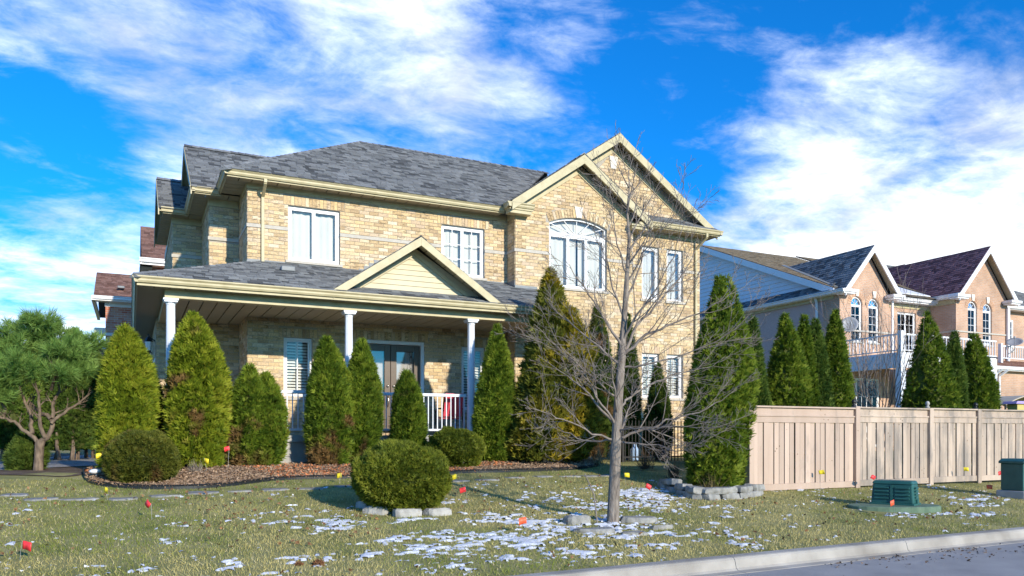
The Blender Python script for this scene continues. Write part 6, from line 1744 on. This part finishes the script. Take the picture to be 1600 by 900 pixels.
rg = np.random.default_rng(17); n = 620000
u = rg.uniform(-9, 24, n); v = rg.uniform(7.0, 18.6, n)
X = u * 0.9002 - v * 0.43547; Y = u * 0.43547 + v * 0.9002
ok = (np.abs(X / Y) < 0.70) & (v > 6.99 + 0.04 * u) & (rg.random(n) < np.clip((9.5 / Y) ** 1.4, 0.12, 1)) & (v < bed_front(u) - 0.02)
ok &= ~((u < -0.3) & (v > 15.6) & (u > -2.6)); ok &= ~((v > 17.5) & (u < 0)); ok &= ~((u > 9.4) & (v > 11.6 + 0 * u) & (u < 11.1) & (v < 13.1)); ok &= ~((u > 11.0) & (v > 12.15))
ok &= ~((np.hypot((u - 6.3) / 0.5, (v - 9.4) / 0.45)) < 1); ok &= ~(np.hypot((u - 11.9) / 0.88, (v - 9.45) / 0.55) < 1)
for x, y in STEP: ok &= ~((np.abs(u - x) < 0.25) & (np.abs(v - y) < 0.16))
sn = snow_field(u, v); ok &= (sn < 0.02) | (rg.random(n) < 0.5)
u, v = u[ok], v[ok]; n = len(u)
pt = fbm(u * 0.55, v * 0.55, 3, 3); pt2 = vnoise(u * 2.3, v * 2.3, 8)
mixw = np.clip(0.56 + 3.2 * (pt - 0.5) + 0.9 * (pt2 - 0.5) + 0.25 * rg.normal(size=n), 0, 1)[:, None]
c = np.array([0.185, 0.225, 0.035]) * (1 - mixw) + np.array([0.50, 0.43, 0.17]) * mixw
dead = (rg.random((n, 1)) < 0.12); c = np.where(dead, np.array([0.56, 0.48, 0.27]), c)
p = np.stack([u, v, gz_np(u, v) - 0.012], 1)
d = rg.normal(size=(n, 3)) * 0.55 + np.array([0, 0, 0.85]) + np.stack([vnoise(u * 1.7, v * 1.7, 31) - 0.5, vnoise(u * 1.7, v * 1.7, 37) - 0.5, np.zeros(n)], 1) * 1.1; d[:, 2] = np.abs(d[:, 2]) + 0.12; d /= np.linalg.norm(d, axis=1, keepdims=True)
hgt = (0.045 + 0.035 * pt2)[:, None]
far_w = np.clip(np.hypot(u, v) / 9.0, 0.8, 1.9)
a, b, cc = sprays(rg, p, d, 0.050, 0.0085, 1, 0, c, 0.16)
o = put('grass', np_mesh('grass', a, b, M['grass'], cc)); tag(o, 'patchy yellow-green winter grass of the front lawn', 'grass', kind='stuff')

# ---------------------------------------------------------------- utility boxes
def transformer():
    a, b = Vector((11.88, 9.86)), Vector((12.16, 9.22)); e1 = (b - a).normalized(); e2 = Vector((-e1.y, e1.x)); L_, Wd, Ht = (b - a).length, 0.42, 0.44
    if e2.x < 0: e2 = -e2
    c = a + e1 * L_ / 2 + e2 * Wd / 2; zb = gz(c.x, c.y) + 0.05
    t = thing('transformer_box', 'squat dark green ventilated utility box with orange flag on the lawn', 'utility box', (c.x, c.y, zb - 0.05))
    def P(l, w, h): q = a + e1 * l + e2 * w; return (q.x, q.y, zb + h)
    def hexa(l0, l1, w0, w1, h0, h1, ins=0.0):
        mb = MB(); mb.face_set([P(l0, w0, h0), P(l1, w0, h0), P(l1, w1, h0), P(l0, w1, h0), P(l0 + ins, w0 + ins, h1), P(l1 - ins, w0 + ins, h1), P(l1 - ins, w1 - ins, h1), P(l0 + ins, w1 - ins, h1)],
                                [(0, 3, 2, 1), (4, 5, 6, 7), (0, 1, 5, 4), (1, 2, 6, 5), (2, 3, 7, 6), (3, 0, 4, 7)]); return mb
    hexa(0, L_, 0, Wd, 0.04, Ht - 0.06, 0.025).obj('cabinet', M['green_box'], t, bevel=0.02)
    hexa(0.01, L_ - 0.01, 0.01, Wd - 0.01, Ht - 0.062, Ht, 0.03).obj('lid', M['green_box'], t, bevel=0.02)
    hexa(-0.02, L_ + 0.02, -0.02, Wd + 0.02, 0.0, 0.05).obj('base_flange', M['green_box'], t, bevel=0.01)
    for l0, l1 in ((0.06, L_ / 2 - 0.05), (L_ / 2 + 0.05, L_ - 0.06)):
        for k in range(4):
            h = 0.12 + k * 0.062; hexa(l0, l1, -0.022, 0.02, h, h + 0.028, 0.004).obj('louvre', M['green_box'], t, bevel=0.006)
    for k in range(4):
        h = 0.14 + k * 0.055; hexa(L_ - 0.02, L_ + 0.022, 0.12, Wd - 0.14, h, h + 0.026, 0.004).obj('louvre', M['green_box'], t, bevel=0.006)
    hexa(L_ / 2 - 0.025, L_ / 2 + 0.025, -0.012, 0.02, 0.05, Ht - 0.07, 0.004).obj('rib', M['green_box'], t)
    hexa(L_ - 0.02, L_ + 0.03, Wd / 2 - 0.04, Wd / 2 + 0.03, 0.05, 0.12).obj('latch', M['green_box'], t, bevel=0.006)
    mb = MB(); n = 26; R1, R2 = 0.80, 0.46; vs_ = []
    for z, s in ((-0.10, 1.0), (0.035, 1.0), (0.048, 0.97)):
        for i in range(n):
            q = 2 * math.pi * i / n; x = c.x - 0.16 + (R1 * math.cos(q) * e1.x * 0 + R1 * math.cos(q) * CR.x + R2 * math.sin(q) * CF.x) * s; y = c.y - 0.10 + (R1 * math.cos(q) * CR.y + R2 * math.sin(q) * CF.y) * s
            vs_.append((x, y, zb + z - 0.03))
    fs = [(j * n + i, j * n + (i + 1) % n, (j + 1) * n + (i + 1) % n, (j + 1) * n + i) for j in range(2) for i in range(n)] + [tuple(2 * n + i for i in range(n))]
    mb.face_set(vs_, fs); mb.obj('pad', M['green_pad'], t)
transformer()
ped = thing('utility_pedestal', 'tall dark green utility pedestal on a concrete block at the right edge', 'utility box', (16.35, 9.95, 0.35))
MB().box(16.10, 16.72, 9.72, 10.30, 0.25, 0.47).obj('concrete_base', M['concrete'], ped, bevel=0.02)
MB().box(16.16, 16.66, 9.78, 10.24, 0.471, 1.02).obj('cabinet', M['green_box'], ped, bevel=0.015)
MB().prism([(16.13, 9.75, 1.021), (16.69, 9.75, 1.021), (16.69, 9.75, 1.07), (16.58, 9.75, 1.12), (16.24, 9.75, 1.12), (16.13, 9.75, 1.07)], (0, 0.52, 0)).obj('cap', M['green_box'], ped, bevel=0.01)
MB().box(16.36, 16.60, 9.765, 9.78, 0.52, 0.72).obj('door_plate', M['green_box'], ped, bevel=0.005)

# ---------------------------------------------------------------- porch chair, feeder and small things
ch = thing('patio_chair', 'red-backed patio chair with black arms on the porch', 'chair', (7.18, 18.3, PF))
def chair():
    x, y = 7.18, 18.25; z = PF
    MB().prism([(x - 0.25, y - 0.02, z + 0.46), (x + 0.25, y - 0.02, z + 0.46), (x + 0.24, y - 0.16, z + 1.03), (x - 0.24, y - 0.16, z + 1.03)], (0, 0.03, 0.004)).obj('backrest', M['red_plastic'], ch, bevel=0.01)
    MB().prism([(x - 0.25, y, z + 0.40), (x + 0.25, y, z + 0.40), (x + 0.25, y + 0.46, z + 0.43), (x - 0.25, y + 0.46, z + 0.43)], (0, 0, 0.03)).obj('seat', M['red_plastic'], ch, bevel=0.01)
    for s in (-1, 1):
        MB().tube([(x + s * 0.27, y - 0.20, z), (x + s * 0.27, y - 0.02, z + 0.42), (x + s * 0.26, y - 0.15, z + 1.04)], 0.016, 7).obj('leg', M['iron'], ch)
        MB().tube([(x + s * 0.27, y + 0.46, z), (x + s * 0.28, y + 0.44, z + 0.40), (x + s * 0.29, y + 0.40, z + 0.62)], 0.016, 7).obj('leg', M['iron'], ch)
        MB().tube([(x + s * 0.27, y - 0.10, z + 0.60), (x + s * 0.30, y - 0.02, z + 0.66), (x + s * 0.31, y + 0.2, z + 0.66), (x + s * 0.29, y + 0.40, z + 0.62)], 0.020, 7).obj('armrest', M['iron'], ch)
chair()
bf = thing('bird_feeder', 'yellow bird feeder with lilac roof above the fence at the right', 'bird feeder', (22.15, 13.6, 0.6))
MB().tube([(22.15, 13.6, 0.6), (22.15, 13.6, 2.26)], 0.02, 6).obj('pole', M['iron'], bf)
MB().box(21.98, 22.32, 13.46, 13.74, 2.26, 2.46).obj('seed_box', principled('yellow_wood', (0.55, 0.45, 0.15), 0.7)[0], bf, bevel=0.01)
MB().prism([(21.83, 13.4, 2.462), (22.47, 13.4, 2.462), (22.40, 13.4, 2.54), (21.90, 13.4, 2.54)], (0, 0.4, 0)).obj('feeder_roof', principled('lilac_roof', (0.42, 0.32, 0.62), 0.6)[0], bf, bevel=0.01)
gz_t = thing('patio_canopy', 'beige curved patio canopy in the yard behind the bird feeder', 'canopy', (24.5, 15.4, 0.8))
mb = MB(); vs_ = []; n = 12
for y in (14.6, 16.2):
    for i in range(n + 1):
        vs_.append((23.3 + 2.6 * i / n, y, 2.52 + 0.30 * math.sin(math.pi * i / n)))
mb.face_set(vs_, [(i, i + 1, n + 2 + i, n + 1 + i) for i in range(n)])
o = mb.obj('canopy_cloth', noisy('beige_cloth', (0.45, 0.39, 0.30), (0.52, 0.45, 0.36), 5, 0.9), gz_t); m = o.modifiers.new('solid', 'SOLIDIFY'); m.thickness = 0.03
for x in (23.35, 25.85): MB().tube([(x, 14.65, 0.8), (x, 14.65, 2.53)], 0.03, 6).obj('canopy_post', M['iron'], gz_t)
gl = thing('garden_light', 'white garden stake light lying at the left end of the edging', 'garden light', (-0.50, 15.45, 0.78))
MB().tube([(-0.50, 15.45, 0.76), (-0.55, 15.35, 0.95)], 0.012, 6).obj('stake', M['white'], gl)
MB().lathe((-0.56, 15.34, 0.93), [(0.03, 0), (0.09, 0.03), (0.10, 0.05), (0.07, 0.08), (0.02, 0.09)], 12).obj('lamp_head', M['white'], gl, smooth=True)
def leaf_clump(label, u, v, s, seed):
    rg = np.random.default_rng(seed); n = 260; q = rg.normal(size=(n, 3)); q /= np.linalg.norm(q, axis=1, keepdims=True); q[:, 2] = np.abs(q[:, 2])
    d = q + rg.normal(size=(n, 3)) * 0.5; d /= np.linalg.norm(d, axis=1, keepdims=True)
    a, b, c = sprays(rg, q * s * np.array([1, 1, 0.75]) * (0.6 + 0.4 * rg.random((n, 1))), d, s * 0.55, s * 0.35, 1, 0, np.tile(np.array([0.20, 0.095, 0.045]), (n, 1)), 0.25)
    o = put('seed_head', np_mesh('seed_head', a, b, M['chips'], c)); o.location = (u, v, gz(u, v)); tag(o, label, 'seed head', 'brown seed heads on the lawn')
leaf_clump('larger brown dried seed head lying on the lawn, front left', 1.74, 8.2, 0.06, 1)
leaf_clump('smaller dark dried seed head lying on the lawn, front left', 1.56, 8.28, 0.04, 2)
st = MB().tube([(6.02, 9.62, 0.28), (5.98, 9.66, 0.75), (5.88, 9.75, 1.05)], [0.012, 0.010, 0.006], 6).obj('stick', M['twig']); tag(st, 'thin dark stick stuck in the ground left of the bare trunk', 'stick')

# ---------------------------------------------------------------- utility marker flags
FC = {'red': principled('red_flag', (0.80, 0.045, 0.05), 0.5)[0], 'orange': principled('orange_flag', (0.85, 0.13, 0.05), 0.5)[0], 'yellow': principled('yellow_flag', (0.85, 0.68, 0.03), 0.5)[0]}
M['wire'] = principled('flag_wire', (0.30, 0.30, 0.31), 0.4, 0.6)[0]; M['ink'] = principled('flag_ink', (0.16, 0.05, 0.03), 0.7)[0]
FLAGS = [('red', -0.62, 19.8, 0.33, 'red marker flag by the driveway left of the lime-green cedar'), ('yellow', -0.42, 15.6, 0.42, 'yellow marker flag half hidden by the left edge of the olive round shrub'), ('yellow', -0.32, 13.38, 0.17, 'yellow marker flag on the lawn below the olive round shrub'),
         ('red', 0.25, 11.65, 0.19, 'red marker flag on open lawn left of the largest round shrub'), ('red', -1.02, 9.38, 0.17, 'pale red marker flag nearest the bottom left corner'), ('yellow', 1.28, 15.75, 0.30, 'yellow marker flag before the tall lime-green cedar'), ('red', 1.72, 16.4, 0.45, 'red marker flag between the tall cedar and the short twin-topped one'),
         ('yellow', 3.44, 14.4, 0.17, 'yellow marker flag on the black edging left of the largest shrub'), ('red', 3.21, 12.22, 0.19, 'red marker flag against the left side of the largest round shrub'), ('yellow', 5.53, 13.88, 0.19, 'yellow marker flag right of the largest round shrub'), ('red', 5.2, 12.52, 0.17, 'small red marker flag on the lawn right of the largest round shrub'),
         ('orange', 4.68, 9.25, 0.19, 'orange marker flag on the snowy lawn left of the bare tree'), ('yellow', 9.05, 13.39, 0.22, 'yellow marker flag just right of the bare trunk'), ('red', 8.67, 12.13, 0.21, 'red marker flag on the snow left of the low stone wall'), ('yellow', 13.01, 12.04, 0.38, 'yellow marker flag against the pinkish fence panel'),
         ('red', 14.33, 11.71, 0.26, 'red marker flag by the fence above the green utility box'), ('orange', 11.35, 8.95, 0.24, 'orange marker flag stuck in front of the green utility box'), ('yellow', 17.48, 11.92, 0.39, 'faded yellow marker flag against the grey fence panel'), ('red', 18.0, 11.36, 0.36, 'red marker flag left of the green pedestal'), ('orange', 16.07, 10.51, 0.18, 'pale orange marker flag on the lawn left of the pedestal base')]
FR = random.Random(21)
for i, (c, x, y, h, lab) in enumerate(FLAGS):
    z = gz(x, y); t = thing('marker_flag', lab, 'marker flag', (x, y, z), 'utility marker flags')
    ln = FR.uniform(-0.06, 0.06); top = Vector((x + ln, y, z + h + 0.03))
    MB().tube([(x, y, z - 0.03), (x + ln * 0.4, y, z + h * 0.6), tuple(top)], 0.0022, 4).obj('wire', M['wire'], t)
    ang = FR.uniform(-0.7, 0.7); e = (CR * math.cos(ang) + CF * math.sin(ang)); w, hh = 0.105, 0.085
    sg = FR.choice((-1, 1)); tilt = FR.uniform(-0.25, 0.25) + (0.5 if c == 'red' and i % 2 else 0)
    up = Vector((0, 0, 1)) * math.cos(tilt) + e * math.sin(tilt); side = (e * math.cos(tilt) - Vector((0, 0, 1)) * math.sin(tilt)) * sg
    nn = side.cross(up).normalized(); vs_, fs = [], []; n = 7
    for j in range(n + 1):
        f = j / n; bend = nn * (0.008 * math.sin(f * 4.5 + i))
        vs_ += [tuple(top + side * (w * f) + bend - up * (0.012 * f * f)), tuple(top + side * (w * f) + bend * 1.3 - up * (hh + 0.018 * f * f))]
    for j in range(n): fs.append((2 * j, 2 * j + 2, 2 * j + 3, 2 * j + 1))
    o = put('flag', new_mesh('flag', vs_, fs, FC[c], smooth=True), t); m = o.modifiers.new('solid', 'SOLIDIFY'); m.thickness = 0.0012
    mb = MB()
    for k in range(3):
        q = top + side * (w * 0.18) - up * (0.028 + 0.022 * k) - nn * 0.004 * 0
        for sgn in (-1, 1):
            o3 = nn * 0.012 * sgn
    # printed lines too small to read: left to the material

# ---------------------------------------------------------------- litter
rg = np.random.default_rng(55); n = 1500
u = rg.uniform(-2.5, 17, n); v = (6.95 + 0.04 * u) + 0.1 + rg.random(n) ** 0.8 * 7.5; ok = (v < bed_front(u)) & ~((u > 9.2) & (v > 11.2)) & (fbm(u * 0.8, v * 0.8, 66, 3) > 0.46)
u, v = u[ok], v[ok]; n = len(u); p = np.stack([u, v, gz_np(u, v) + 0.03 + 0.015 * rg.random(n)], 1)
d = rg.normal(size=(n, 3)) * np.array([1, 1, 0.3]); d /= np.linalg.norm(d, axis=1, keepdims=True)
a, b, cc = sprays(rg, p, d, 0.055, 0.034, 2, 0.35, np.array([0.22, 0.12, 0.06]) * (0.6 + 0.9 * rg.random((n, 1))), 0.2)
tag(put('fallen_leaves', np_mesh('fallen_leaves', a, b, M['chips'], cc)), 'small brown fallen leaves scattered over the lawn', 'leaves', kind='stuff')
rg = np.random.default_rng(56); n = 800
u = rg.uniform(2.5, 15, n); off = rg.random(n) ** 2.2; v = (6.95 + 0.04 * u) - 0.36 - off * 0.9; ok = fbm(u * 1.3, off * 2, 67, 3) > 0.50
u, v = u[ok], v[ok]; n = len(u); p = np.stack([u, v, np.full(n, 0.05) + 0.012 * rg.random(n)], 1)
d = rg.normal(size=(n, 3)) * np.array([1, 1, 0.15]); d /= np.linalg.norm(d, axis=1, keepdims=True)
a, b, cc = sprays(rg, p, d, 0.045, 0.022, 1, 0, np.array([0.10, 0.07, 0.05]) * (0.5 + 1.2 * rg.random((n, 1))), 0.2)
tag(put('gutter_litter', np_mesh('gutter_litter', a, b, M['chips'], cc)), 'dark grit and leaf bits lying along the kerb on the road', 'litter', kind='stuff')
